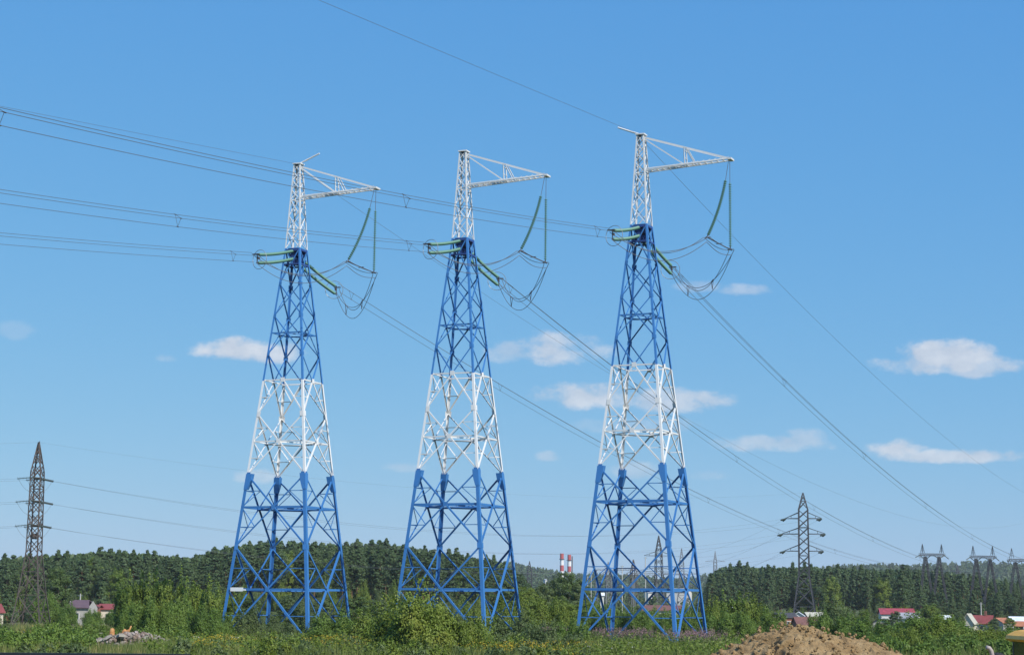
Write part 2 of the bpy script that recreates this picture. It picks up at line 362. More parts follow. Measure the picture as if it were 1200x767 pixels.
def make_tower():
    root = empty('lattice_tower'); PB = []
    for c in 'ABCD':
        m = MB(); ax, ay = Vector((-SG[c][0], 0, 0)), Vector((0, -SG[c][1], 0))
        for h1, h2, w, mt in ((-5.1, 10.24, .285, M_BLUE), (10.24, 18.84, .205, M_WHITE), (18.84, 31.28, .18, M_BLUE), (31.28, 39.35, .12, M_WHITE)):
            t = w * .12
            m.prof(CP(c, h1), CP(c, h2), [(0, 0), (w, 0), (w, t), (t, t), (t, w), (0, w)], ax, ay, mt)
        for h in NODES[1:-1]:                    # gusset plates on the leg nodes
            for a, o_ in ((ax, ay), (ay, ax)):
                w = .34 if h < 20 else .24
                m.prof(CP(c, h - w * .7) + o_ * -.012 + a * .05, CP(c, h + w * .7) + o_ * -.012 + a * .05, [(0, -.012), (w, -.012), (w, .0), (0, .0)], a, o_, colour(h))
        m.build('leg', root)
        m = MB()                                 # flared sleeve where the white part is bolted on
        p0, p1, p2 = CP(c, 8.9), CP(c, 9.7), CP(c, 10.34)
        q = Vector((SG[c][0], SG[c][1], 0)) * .03
        def ring(p, w): return [p + q + ax * x + ay * y for x, y in ((0, 0), (w, 0), (w, w), (0, w))]
        vs = ring(p0, .35) + ring(p1, .54) + ring(p2, .56)
        fs = [(i + 4 * k, (i + 1) % 4 + 4 * k, (i + 1) % 4 + 4 * k + 4, i + 4 * k + 4) for k in (0, 1) for i in range(4)] + [(3, 2, 1, 0), (8, 9, 10, 11)]
        m.add(vs, fs, M_BLUE); m.build('leg_sleeve', root)
    panels = {}
    def pan(fi, h):
        k = (fi, 0 if h < 10.3 else 1 if h < 18.84 else 2 if h < 31.28 else 3)
        if k not in panels: panels[k] = MB()
        return panels[k]
    for fi, f in enumerate(FACES):
        n = f[2]
        for L, (lst, wd) in enumerate(((NODES, (.155, .135, .115, .11, .10, .10, .10)), (MAST, (.062,) * 7))):
            for i in range(len(lst) - 1):
                h1, h2 = lst[i], lst[i + 1]; w1, w2 = hw(h1), hw(h2); hc = h1 + (h2 - h1) * w1 / (w1 + w2); w = wd[i]
                ctr = FP(f, hc, .5)
                for (ha, hb, lo) in ((h1, hc, True), (hc, h2, False)):
                    hm = (ha + hb) / 2; mt = colour(hm); P = pan(fi, hm); hn = h1 if lo else h2
                    for side, ins in ((0, .03), (1, .03 + w * .2)):
                        if not lo: ins = .03 + w * .2 if side == 0 else .03
                        e = FP(f, hn, side, ins); e += (FP(f, hn, 1 - side, ins) - e).normalized() * .06
                        P.angle(e, ctr - Vector(n) * ins, n, w, mt, flip=1 if side else -1)
                        if L == 0 and (i < 3 or (i == 3 and lo)):      # redundant members
                            md = e.lerp(ctr - Vector(n) * ins, .5); ii = .09 + w * .25; hh = md.z - ZO
                            lg = FP(f, hh, side, ii); md = md - Vector(n) * (ii - ins)
                            P.angle(lg, md, n, .068, mt)
                            P.angle(md - Vector(n) * .03, FP(f, hc, side, ii + .03), n, .068, mt)
                if L == 0 and i != 5 or (L == 1 and i == 2):
                    hb = hc if L == 0 else 35.9
                    if i == 6: continue
                    m = MB(); w = .19 if i < 2 else .115 if L == 0 else .09
                    mtb = colour(hb) if i != 3 else M_WHITE
                    e0, e1 = FP(f, hb, 0, .16), FP(f, hb, 1, .16); dd = (e1 - e0).normalized() * .1
                    m.angle(e0 + dd, e1 - dd, n, w, mtb)
                    if i < 4 and L == 0:
                        m.prof(ctr - Vector((0, 0, .2)), ctr + Vector((0, 0, .2)), [(-.2, -.01), (.2, -.01), (.2, .01), (-.2, .01)], (e1 - e0).normalized(), Vector(n), mtb)
                    m.build('horizontal_beam', root)
    for k, P in panels.items(): P.build('lattice_panel', root)
    for i in (0, 1, 2, 4):                       # plan bracing between the beam midpoints
        h1, h2 = NODES[i], NODES[i + 1]; w1, w2 = hw(h1), hw(h2); hc = h1 + (h2 - h1) * w1 / (w1 + w2)
        m = MB(); pts = [FP(f, hc, .5, .26) - Vector((0, 0, .04)) for f in FACES]
        for a, b in zip(pts, pts[1:] + pts[:1]): m.angle(a, b, (0, 0, 1), .13 if i < 2 else .10, colour(hc))
        m.build('plan_bracing', root)
    # blue head frame the strain insulators are bolted to
    m = MB()
    for hh, w in ((31.1, .20), (29.75, .18)):
        for f in FACES:
            e0, e1 = FP(f, hh, 0, .10), FP(f, hh, 1, .10); dd = (e1 - e0).normalized() * .12
            m.bar(e0 + dd, e1 - dd, w, w * .8, M_DBLUE)
    for hh in (30.75, 30.0):
        for x in (-.22, .22): m.bar((x, -.6, hh + ZO), (x, .6, hh + ZO), .10, .26, M_DBLUE)
        for y in (-.5, .5): m.bar((-.78, y, hh + ZO + .2), (.78, y, hh + ZO + .2), .14, .16, M_DBLUE)
    for y in (-.58, .58): m.box((0, y, 30.38 + ZO), (.5, .05, 1.1), M_DBLUE)
    for x in (-.5, .5):
        m.bar((x, -.7, 29.85 + ZO), (x, .7, 31.0 + ZO), .09, .12, M_DBLUE); m.bar((x * .9, .7, 29.85 + ZO), (x * .9, -.7, 31.0 + ZO), .09, .12, M_DBLUE)
    m.box((0.1, -.1, 31.26 + ZO), (1.2, 1.3, .06), M_BLUE)
    m.build('head_frame', root)
    m = MB(); m.box((0, 0, 39.36 + ZO), (.84, .84, .10), M_WHITE); m.box((-.1, -.1, 39.2 + ZO), (.3, .3, .22), M_FIT); m.build('mast_cap', root)
    # crossarm: ladder of two chords with rungs, its ties and the king post
    m = MB(); a0, a1 = Vector((.45, 0, 36.02 + ZO)), Vector((7.98, 0, 36.45 + ZO))
    for s in (-1, 1):
        m.angle(a0 + Vector((0, s * .42, 0)), a1 + Vector((0, s * .42, 0)), (0, 0, -1), .12, M_WHITE, t=.03)
        m.angle(a0 + Vector((0, s * .40, .24)), a1 + Vector((0, s * .40, .10)), (0, 0, 1), .09, M_WHITE, t=.025)
    nr = 14
    for i in range(nr + 1):
        p = a0.lerp(a1, i / nr); q = a0.lerp(a1, min(1, (i + 1) / nr))
        m.bar(p + Vector((0, -.42, .02)), p + Vector((0, .42, .02)), .07, .05, M_WHITE)
        if i < nr:
            for s in (-1, 1): m.bar(p + Vector((0, s * .41, .02)), q + Vector((0, s * .41, .20)), .05, .03, M_WHITE)
    m.box(a1 + Vector((.08, 0, .03)), (.34, .95, .16), M_WHITE)
    arm = m.build('crossarm', root)
    top = Vector((.28, 0, 39.15 + ZO)); tip = Vector((7.85, 0, 36.62 + ZO)); mid = Vector((4.1, 0, 36.42 + ZO))
    for s in (-1, 1):
        m = MB(); m.angle(top + Vector((0, s * .25, 0)), tip + Vector((0, s * .38, 0)), (0, 0, 1), .095, M_WHITE, t=.025); m.build('tie_rod', root)
        m = MB(); m.angle(top + Vector((0, s * .22, -.12)), mid + Vector((-.15, s * .36, 0)), (0, 0, 1), .09, M_WHITE, t=.025); m.build('tie_rod', root)
    m = MB(); tm = top.lerp(tip, .5)
    for s in (-1, 1):
        m.angle(mid + Vector((0, s * .36, -.1)), tm + Vector((-.05, s * .31, 0)), (1, 0, 0), .10, M_WHITE, t=.03)
        m.angle(mid + Vector((.85, s * .36, -.05)), tm + Vector((.1, s * .31, -.05)), (1, 0, 0), .09, M_WHITE, t=.03)
    for k in (.3, .75): m.bar(mid.lerp(tm, k) + Vector((0, -.34, 0)), mid.lerp(tm, k) + Vector((0, .34, 0)), .06, .05, M_WHITE)
    m.build('king_post', root)
    return root

tw = make_tower(); tw.name = 'lattice_tower'
TW = {'R': (11.165, 157.91, .03, -.3965), 'M': (-4.480, 164.26, -.035, -.3818), 'L': (-20.072, 169.21, -.15, -.3573)}
LAB = {'R': 'blue and white lattice tower nearest the dirt mound, white rod leaning left off its top',
       'M': 'blue and white lattice tower between the other two, flat top without a rod',
       'L': 'blue and white lattice tower nearest the rubble heap, white sign on its lowest beam'}
PLACE = {'R': 'the rightmost big tower', 'M': 'the middle big tower', 'L': 'the leftmost big tower'}
TOW = {}
for k in 'RML':
    x, y, z, r = TW[k]
    o = tw if k == 'R' else copy_thing(tw, (x, y, z), r)
    o.location = (x, y, z); o.rotation_euler = (0, 0, r); tag(o, LAB[k], 'power tower', 'three blue and white power line towers'); TOW[k] = o
for k, sx in (('R', -1), ('L', 1)):
    m = MB(); m.tube([(sx * .1, 0, 39.42 + ZO), (sx * .7, 0, 39.64 + ZO), (sx * 2.15, 0, 40.22 + ZO)], [.06, .085, .075], M_WHITE, 8); m.build('lightning_rod', TOW[k])
m = MB(); m.box((-2.95, -hw(0) - .12, ZO + .02), (1.25, .05, .34), M_SIGN); m.box((-2.2, -hw(0) - .12, ZO - .02), (.3, .06, .12), M_SIGN); m.build('sign_plate', TOW['L'])

def TP(k, p):
    x, y, z, r = TW[k]; c, s = math.cos(r), math.sin(r); p = Vector(p)
    return Vector((x + c * p.x - s * p.y, y + s * p.x + c * p.y, z + p.z + ZO))

def string_mesh(m, p, q, n, r, mt=M_GLASS, bow=(0, 0, 0), seg=10):
    """cap-and-pin disc string from p to q, bowed by the vector bow"""
    p, q, bow = Vector(p), Vector(q), Vector(bow); step = (q - p).length / n
    f = lambda t: p.lerp(q, t) + bow * (4 * t * (1 - t))
    for i in range(n):
        a, b = f(i / n), f((i + 1) / n)
        m.lathe(a, b - a, [(0, .045), (step * .30, .055), (step * .38, r), (step * .52, r * .97), (step * .58, .05), (step, .035)], mt, seg)
    return f

def strain(k, sgn, label):
    """two parallel glass strings between tower head and conductors, with yoke and ring"""
    root = empty('strain_insulator', TP(k, (0, 0, 30.4)), TW[k][3]); z0 = -30.4
    for hs, he in (((31.1, 29.5), (30.35, 28.75)) if sgn < 0 else ((30.75, 29.2), (30.0, 28.45))):
        m = MB(); p = Vector((0, sgn * .62, hs - (hs - he) * .05 + z0)); q = Vector((0, (-7.2 if sgn < 0 else 8.3), he + z0)); b = Vector((0, 0, -.10))
        string_mesh(m, p, q, 32, .155, bow=b); s = m.build('insulator_string', root, True)
        m = MB(); m.tube([(0, sgn * .3, hs + z0), p], .04, M_FIT, 6); m.tube([q, (0, q.y + sgn * .4, he + z0 - .07)], .05, M_FIT, 6); m.build('end_fitting', s)
    m = MB(); y = -7.5 if sgn < 0 else 8.6
    m.box((0, y, 29.13 + z0 - (.3 if sgn > 0 else 0)), (.05, .12, .85), M_FIT); m.box((0, y + sgn * .25, 29.43 + z0 - (.3 if sgn > 0 else 0)), (.66, .34, .05), M_FIT); m.box((.05, y - sgn * .2, 29.15 + z0 - (.3 if sgn > 0 else 0)), (.10, .3, .2), M_FIT)
    m.build('yoke_plate', root)
    m = MB(); ca = Vector((0, -7.05 if sgn < 0 else 8.15, 29.08 + z0 - (.3 if sgn > 0 else 0))); pts = []
    for i in range(33):
        a = i / 32 * 2 * math.pi; pts.append(ca + Vector((math.cos(a) * .82, math.sin(a * 2) * .0 + sgn * .25 * math.cos(a), math.sin(a) * .86)))
    m.tube(pts, .026, M_STEEL, 5); m.build('grading_ring', root)
    return tag(root, label, 'insulator', 'strain insulators on the three towers')

def hang(k, low, bow, label):
    q = Vector(low); p = Vector((7.95, -.25 if q.y < -1 else .1, 36.4)); root = empty('hanging_insulator', TP(k, p), TW[k][3])
    q = q - p; o = Vector((0, 0, 0)); s0 = q * .26 + Vector(bow) * .77 ; m = MB()
    string_mesh(m, s0, q * .985, 27, .14, bow=Vector(bow) * .6); s = m.build('insulator_string', root, True)
    m = MB(); m.tube([o, s0], .022, M_FIT, 5); m.build('hanger_rod', root); m = MB(); m.tube([q * .985, q], .05, M_FIT, 6); m.build('end_fitting', s)
    return tag(root, label, 'insulator', 'hanging insulators under the crossarms')

AZ = R_(67.0); UL = Vector((math.cos(AZ), math.sin(AZ), 0))
LC = {'R': (-.1483, .000298), 'M': (-.1495, .000311), 'L': (-.1465, .000230)}
RC = {'R': (-.1683, .000307), 'M': (-.1664, .0002875), 'L': (-.1501, .000244)}
def span(k, off, h, c, sgn, s0, s1, n):
    x, y, z, r = TW[k]; base = Vector((x, y, z + h + ZO)); per = Vector((math.sin(AZ), -math.cos(AZ), 0)) * off
    return [base + per + UL * (sgn * s) + Vector((0, 0, c[0] * s + c[1] * s * s)) for s in np.linspace(s0, s1, n)]
OFFS = ((-.22, 30.74), (.24, 30.44), (0, 29.88))
def bundle(k, sgn, c, smax, label):
    root = empty('conductor_bundle', TP(k, (0, sgn * 7.1, 29.0))); inv = -root.location
    paths = [span(k, o, h, c, sgn, 7.5 if sgn < 0 else 8.6, smax, 110) for o, h in OFFS]
    for p in paths:
        m = MB(); m.tube([q + inv for q in p], .016 if sgn < 0 else .019, M_WIRE, 5); m.build('conductor', root, True)
    L = (11, 46, 86, 128) if sgn < 0 else (11, 48, 88, 130, 172, 215, 260, 305, 350)
    for i, s in enumerate(L):
        if s > smax: continue
        m = MB(); tri = [span(k, o, h, c, sgn, s, s + 1, 2)[0] + inv for o, h in OFFS]
        for a, b in ((0, 1), (1, 2), (2, 0)): m.tube([tri[a], tri[b]], .012, M_FIT, 5)
        for q in tri: m.lathe(q - UL * .12, UL, [(0, .03), (.24, .03)], M_FIT, 6)
        m.build('spacer', root)
    return tag(root, label, 'power line', 'bundled conductors of the big line')
def sagline(p, q, sag, n=26, side=Vector((0, 0, 0))):
    p, q = Vector(p), Vector(q); return [p.lerp(q, t) + (Vector((0, 0, -sag)) + side) * (4 * t * (1 - t)) for t in np.linspace(0, 1, n)]
for k in 'RML':
    pl = PLACE[k]
    strain(k, -1, 'pair of green insulator strings pointing left off the head of ' + pl)
    strain(k, 1, 'pair of green insulator strings sloping down right from the head of ' + pl)
    hang(k, (7.0, -3.5, 29.2), (.18, .22, -.1), 'slanting green insulator string under the crossarm of ' + pl)
    hang(k, (7.95, 0, 28.75), (0, 0, 0), 'vertical green insulator string at the crossarm tip of ' + pl)
    bundle(k, -1, LC[k], 300, 'three-wire conductor bundle running left from ' + pl)
    bundle(k, 1, RC[k], 520, 'three-wire conductor bundle running down right from ' + pl)
    # jumper loop: left dead end - two hanging strings - right dead end
    root = empty('jumper_loop', TP(k, (7.0, -1.7, 29)), TW[k][3]); inv = Vector((-7.0, 1.7, -29))
    n1, n2 = Vector((7.0, -3.5, 29.1)), Vector((7.95, 0, 28.65))
    dv = (n2 - n1).normalized(); pr = Vector((dv.y, -dv.x, 0)).normalized()
    ofs = [pr * .26, pr * -.26, Vector((0, 0, -.42))]
    for i, o in enumerate(ofs):
        e1 = Vector((OFFS[i][0], -7.6, 29.3 if i < 2 else 28.65)); e2 = Vector((OFFS[i][0], 8.7, 29.05 if i < 2 else 28.4))
        pts = sagline(e1, n1 + o - dv * .2, 1.45 + .12 * i) + sagline(n1 + o, n2 + o, .16 + .1 * i, 10)[1:-1] + sagline(n2 + o + dv * .2, e2, 2.5 + .25 * i, 30)
        m = MB(); m.tube([p + inv for p in pts], .026, M_WIRE, 5); m.build('conductor', root, True)
    m = MB(); m.tube([n1 + inv - dv * .25, n2 + inv + dv * .25], .045, M_FIT, 6)
    for t in (0, .5, 1): m.tube([n1.lerp(n2, t) + inv + pr * .3, n1.lerp(n2, t) + inv - pr * .3], .035, M_FIT, 5)
    m.build('spacer_frame', root)
    for t in (.3, .72):
        m = MB(); q = [sagline(n2 + o, Vector((OFFS[i][0], 8.7, 29.05 if i < 2 else 28.4)), 2.5 + .25 * i, 101)[int(t * 100)] + inv for i, o in enumerate(ofs)]
        for a, b in ((0, 2), (1, 2), (0, 1)): m.tube([q[a], q[b]], .025, M_FIT, 5)
        m.build('spacer', root)
    tag(root, 'slack jumper loop of three wires below the crossarm of ' + pl, 'power line', 'jumper loops under the crossarms')
def wire(name, pts, r, label, cat='power line', group=None, mt=M_WIRE):
    p0 = Vector(pts[0]); m = MB(); m.tube([Vector(p) - p0 for p in pts], r, mt, 5); o = m.build(name, None, True); o.location = p0; return tag(o, label, cat, group)
wire('earth_wire', span('R', 0, 39.35, (-.099, .00002), -1, .4, 250, 60), .012, 'thin single wire rising out of the top of the picture from the rightmost tower')
wire('earth_wire', span('L', 0, 39.35, (-.125, .00004), -1, .4, 250, 60), .012, 'thin single wire running left from the top of the leftmost tower')
wire('earth_wire', span('R', 0, 39.0, (-.1243, .000214), 1, .4, 520, 90), .014, 'thin single wire descending right from the top of the rightmost tower')
wire('earth_wire', span('L', 0, 39.0, (-.1296, .000212), 1, .4, 520, 90), .014, 'thin single wire descending right from the top of the leftmost tower')

# ------------------------------------------------------------------ other lattice masts
def mast(name, label, loc, rz, H, prof, arms, mt, arm_len, sp_=1.75, legw=.14, strings=True, braced_base=True, hang_str=False):
    """prof: list of (h, half width); arms: list of heights; arms run along local x"""
    root = empty(name, loc, rz); hs = [p[0] for p in prof]; ws = [p[1] for p in prof]
    w = lambda h: float(np.interp(h, hs, ws)); cpn = lambda c, h: Vector((SG[c][0] * w(h), SG[c][1] * w(h), h))
    for c in 'ABCD':
        m = MB(); ax, ay = Vector((-SG[c][0], 0, 0)), Vector((0, -SG[c][1], 0)); g = legw * .16
        for a, b in zip(hs, hs[1:]): m.prof(cpn(c, a), cpn(c, b), [(0, 0), (legw, 0), (legw, g), (g, g), (g, legw), (0, legw)], ax, ay, mt)
        m.build('leg', root)
    lv = [0.0]
    while lv[-1] < H - .4: lv.append(min(H, lv[-1] + max(.55, w(lv[-1]) * sp_)))
    for a, b, n in FACES:
        m = MB(); n = Vector(n)
        for i, (h1, h2) in enumerate(zip(lv, lv[1:])):
            A1, B1, A2, B2 = cpn(a, h1), cpn(b, h1), cpn(a, h2), cpn(b, h2)
            m.angle(A1 - n * .03, B2 - n * .03, n, legw * .62, mt); m.angle(B1 - n * .08, A2 - n * .08, n, legw * .62, mt)
            if i == 0 or i % 3 == 1:
                m.angle(A2 - n * .12, B2 - n * .12, n, legw * .62, mt)
        if lv:
            h2 = lv[1]; hm = h2 * .5; m.angle(cpn(a, hm) - n * .13, cpn(b, hm) - n * .13, n, legw * .5, mt)
        m.build('lattice_panel', root)
    tips = []
    for ai, h in enumerate(arms):
        L = arm_len[ai]
        for s in (-1, 1):
            if L * s == 0: continue
            m = MB(); tip = Vector((s * L, 0, h)); x = w(h)
            for y in (-1, 1):
                m.bar((s * x, y * x, h), tip, legw * .6, legw * .6, mt); m.bar((s * w(h + 1.4), y * w(h + 1.4), h + 1.4), tip + Vector((0, 0, .08)), legw * .45, legw * .45, mt)
            k = tip.lerp(Vector((s * x, 0, h)), .45); m.bar(k, k + Vector((0, 0, .62)), legw * .4, legw * .4, mt)
            m.build('crossarm', root); tips.append((h, s, tip))
    return root, tips
def toworld(o, p):
    c, s = math.cos(o.rotation_euler.z), math.sin(o.rotation_euler.z); return Vector((o.location.x + c * p.x - s * p.y, o.location.y + s * p.x + c * p.y, o.location.z + p.z))

def ground_at(u, Y, sink=.1): x = xat(u, Y); return Vector((x, Y, Tz(x, Y) - sink))
# the brown mast by the left edge
Lp = ground_at(47, 270); Lh = at(47, 518, 270).z - Lp.z
lm_, ltips = mast('lattice_mast', '', Lp, R_(-97), Lh, [(0, 2.3), (4.7, 1.6), (11, .92), (Lh - 4.3, .80), (Lh, .12)], [Lh - 5.2, Lh - 8.55, Lh - 12.0], M_RUST, (1.7, 1.9, 1.7), 2.1, legw=.165)
tag(lm_, 'brown lattice power mast standing at the left edge of the meadow', 'power mast')
m = MB(); m.box((0, 0, Lh - 13.6), (.9, .7, .8), M_RUST); m.build('equipment_box', lm_)
m = MB(); m.bar((-.9, -.5, Lh), (.9, .5, Lh + .05), .08, .08, M_RUST); m.build('earth_wire_bar', lm_)
# the dark mast right of the towers
Dp = ground_at(941, 450); Dh = at(941, 577, 450).z - Dp.z
dm, dtips = mast('lattice_mast', '', Dp, R_(-12), Dh, [(0, 3.2), (6, 2.4), (13, 1.35), (Dh - 4.0, 1.2), (Dh, .15)], [Dh - 6.2, Dh - 9.9, Dh - 14.0], M_DARKST, (4.3, 5.1, 4.6), legw=.27)
tag(dm, 'dark lattice power mast with three crossarms in front of the pines behind the dirt mound', 'power mast')
# masts and portals further off
def far_mast(u, vtop, Y, rz, arms, al, label, mt, legw=.3, base=2.6, body=1.0, name='lattice_mast'):
    p = ground_at(u, Y) if Y < 1400 else Vector((xat(u, Y), Y, float(hillz(xat(u, Y), Y)) - .3)); h = at(u, vtop, Y).z - p.z
    o, t = mast(name, label, p, rz, h, [(0, base), (h * .45, body * 1.25), (h * .80, body), (h, .15)], [h - a for a in arms], mt, al, legw=legw)
    tag(o, label, 'power mast'); return o, t
f1, t1 = far_mast(772.5, 627, 650, R_(10), (7.0, 12.5, 18), (5.2, 8.2, 5.6), 'dark lattice mast seen between the legs of the rightmost tower', M_DARKST, .22, 2.8, 1.1)
f2, t2 = far_mast(799, 642, 800, R_(-8), (11.0, 16), (7.5, 4.5), 'grey lattice mast seen just right of the dark one under the rightmost tower', M_GREYST, .26, 3.0, 1.0)
f3, t3 = far_mast(838, 645, 1500, R_(0), (8.5,), (8,), 'tiny pale mast with one crossarm rising over the right edge of the pine wood', M_GREYST, .35, 4, 1.4)
f4, t4 = far_mast(714, 658, 760, R_(15), (5.0,), (3.0,), 'slim grey lattice mast of the switchyard behind the fireweed', M_GREYST, .25, 2.0, 1.0)
f5, t5 = far_mast(1119, 661, 1050, R_(5), (5.0, 9), (4.5, 6), 'small lattice mast poking out of the pines between two portal pylons', M_DARKST, .3, 2.6, 1.0)
f6, t6 = far_mast(743, 655, 720, R_(20), (6.0, 11), (4.0, 4.0), 'rusty lattice mast left of the dark one under the rightmost tower', M_RUST, .22, 2.2, 1.0)
f7, t7 = far_mast(622.5, 657, 900, R_(5), (7,), (4,), 'small dark mast rising over the trees left of the chimneys', M_DARKST, .3, 2.6, 1.1)

def portal(u, vtop, vbar, Y, wpx, rz, label, arms=True):
    root = empty('portal_pylon', ground_at(u, Y), rz); z0 = root.location.z; s = Y / F_PX
    hb = at(u, vbar, Y).z - z0; ht = at(u, vtop, Y).z - z0; hwid = wpx / 2 * s; mt = M_DARKST; xl = hwid * .56
    for sx in (-1, 1):
        for sy in (-1, 1):
            m = MB(); a, b = Vector((sx * (xl) + sy * hwid * .95, sy * .9, 0)), Vector((sx * xl + sy * .12, 0, hb - .5))
            for (oa, ob) in ((-.22, -.22), (.22, -.22), (.22, .22), (-.22, .22)): m.bar(a + Vector((oa, ob, 0)), b + Vector((oa, ob, 0)), .12, .12, mt)
            for i in range(16):
                p, q = a.lerp(b, i / 16), a.lerp(b, (i + 1) / 16); z = .22 if i % 2 else -.22
                m.bar(p + Vector((z, 0.22, 0)), q + Vector((-z, 0.22, 0)), .07, .07, mt); m.bar(p + Vector((z, -0.22, 0)), q + Vector((-z, -0.22, 0)), .07, .07, mt)
                m.bar(p + Vector((0.22, z, 0)), q + Vector((0.22, -z, 0)), .07, .07, mt)
            m.build('leg', root)
    m = MB()
    for oy in (-.3, .3):
        for oz in (-.32, .32): m.bar((-hwid * 1.05, oy, hb + oz), (hwid * 1.05, oy, hb + oz), .11, .11, mt)
        for i in range(22):
            x0, x1 = -hwid + 2 * hwid * i / 22, -hwid + 2 * hwid * (i + 1) / 22; z = .32 if i % 2 else -.32
            m.bar((x0, oy, hb + z), (x1, oy, hb - z), .08, .08, mt)
    m.build('crossbeam', root)
    for sx in (-1, 1):
        m = MB(); x = sx * hwid * .78
        for a, b in ((-1, -1), (1, -1), (1, 1), (-1, 1)): m.bar((x + a * .38, b * .5, hb + .5), (x, 0, ht), .11, .11, mt)
        for k in (.25, .5, .75):
            q = 1 - k; z = hb + .5 + (ht - hb - .5) * k
            for a, b, c, d in ((-1, -1, 1, -1), (1, -1, 1, 1), (1, 1, -1, 1), (-1, 1, -1, -1)): m.bar((x + a * .38 * q, b * .5 * q, z), (x + c * .55 * q, d * .5 * q, z), .06, .06, mt)
        m.build('peak', root)
    for x in (-hwid * 1.02, 0, hwid * 1.02):
        for sy in (-1, 1):
            m = MB(); string_mesh(m, (x, sy * .5, hb), (x + sy * (3.6 if x else .6), sy * 4.5, hb - 1.0), 12, .13, M_GLASS_DK, seg=7); m.build('insulator_string', root, True)
    return tag(root, label, 'portal pylon', 'twin-legged portal pylons over the right-hand pines')
p1 = portal(1090, 637, 649.5, 540, 31, R_(14), 'portal pylon with A-shaped legs nearest the single dark mast')
p2 = portal(1149, 639, 652, 545, 32, R_(14), 'portal pylon with A-shaped legs between the two other portal pylons')
p3 = portal(1196, 642, 656, 535, 42, R_(22), 'portal pylon with A-shaped legs nearest the right edge of the view')

# strings and wires of the low line: left mast -> dark mast
grp = 'thin wires of the brown and dark masts'
ldir = (Vector((math.cos(R_(52)), math.sin(R_(52)), 0)))
lvl = ['upper', 'middle', 'lower']
for i, (h, s, tip) in enumerate(ltips):
    a = toworld(lm_, tip); b = toworld(dm, dtips[i][2]); d1 = (b - a).normalized(); side = 'near' if s < 0 else 'far'; e = a.copy()
    d0 = Vector((-.97, -.25, 0)).normalized()
    for d, wd in ((d1, 'right'), (d0, 'left')):
        m = MB(); q = Vector((d.x * 2.2, d.y * 2.2, -.25)); string_mesh(m, (0, 0, 0), q, 11, .17, M_GLASS_DK, seg=7); o = m.build('insulator_string', None, True); o.location = a
        tag(o, f'dark insulator string pointing {wd} from the {lvl[i // 2]} {side} arm of the brown mast', 'insulator', 'insulators of the brown mast')
    wire('line_wire', sagline(a + Vector((d1.x * 2.2, d1.y * 2.2, -.25)), b, 6.0, 40), .014, f'wire from the {lvl[i // 2]} {side} arm of the brown mast to the dark mast', group=grp)
    wire('line_wire', sagline(a + Vector((d0.x * 2.2, d0.y * 2.2, -.25)), a + d0 * 120 + Vector((0, 0, 1)), 2.5, 20), .012, f'wire leaving the picture leftwards from the {lvl[i // 2]} {side} arm of the brown mast', group=grp)
    wire('jumper_wire', sagline(a + d0 * 2.15, a + d1 * 2.15, 2.0, 16), .018, f'drooping jumper wire under the {lvl[i // 2]} {side} arm of the brown mast', group=grp)
wire('earth_wire', sagline(Lp + Vector((0, 0, Lh)), Dp + Vector((0, 0, Dh)), 4, 40), .009, 'thin wire from the top of the brown mast to the top of the dark mast', group=grp)
wire('earth_wire', sagline(Lp + Vector((0, 0, Lh)), Lp + Vector((-120, -30, Lh)), 2, 20), .009, 'thin wire from the very top of the brown mast out of the picture', group=grp)
for i, (h, s, tip) in enumerate(dtips):
    a = toworld(dm, tip); d1 = (toworld(lm_, ltips[i][2]) - a).normalized(); side = 'left' if s < 0 else 'right'
    tt = toworld(f1, t1[i][2]); d2 = (tt - a).normalized()
    m = MB()
    for d in (d1, d2): string_mesh(m, (0, 0, -.1), Vector((d.x * 2.2, d.y * 2.2, -.45)), 9, .24, M_GLASS_DK, seg=7)
    o = m.build('insulator_string', None, True); o.location = a; tag(o, f'dark insulators at the tip of the {lvl[i // 2]} {side} arm of the dark mast', 'insulator', 'insulators of the dark mast')
    wire('line_wire', sagline(a, tt, 3.5, 30), .016, f'wire from the {lvl[i // 2]} {side} arm of the dark mast to the switchyard', group=grp)

# ------------------------------------------------------------------ switchyard, chimneys, buildings
def pole(u, vtop, Y, r, label, mt=None, vb=None):
    p = ground_at(u, Y); h = at(u, vtop, Y).z - p.z
    m = MB(); m.tube([(0, 0, 0), (0, 0, h)], [r, r * .7], mt or M_POLE, 7); m.tube([(-.5, 0, h - .4), (.5, 0, h - .4)], .05, M_STEEL, 5)
    for x in (-.45, .45): m.lathe((x, 0, h - .38), (0, 0, 1), [(0, .04), (.06, .07), (.16, .06), (.22, .02)], M_GLASS_DK, 7)
    o = m.build('utility_pole'); o.location = p; return tag(o, label, 'pole', 'pale poles')
M_POLE = mat('pale_concrete', color=(.46, .45, .42), rough=.85, vary=.15)
pole(103, 695, 345, .14, 'pale pole behind the grey-walled house at the left')
pole(175.5, 692, 350, .12, 'pale pole standing in the shrubs near the rubble heap')
pole(1145, 705, 440, .16, 'pale pole beside the red-roofed house with a cream gable')
pole(757, 652, 640, .20, 'tallest pale pole of the switchyard, beside the dark mast')
pole(730, 662, 640, .20, 'pale pole of the switchyard between two lattice masts')
pole(690, 675, 560, .16, 'thin pale pole behind the leg of the rightmost tower, closest to the chimneys')
pole(694, 668, 600, .16, 'thin pale pole just right of the one closest to the chimneys')
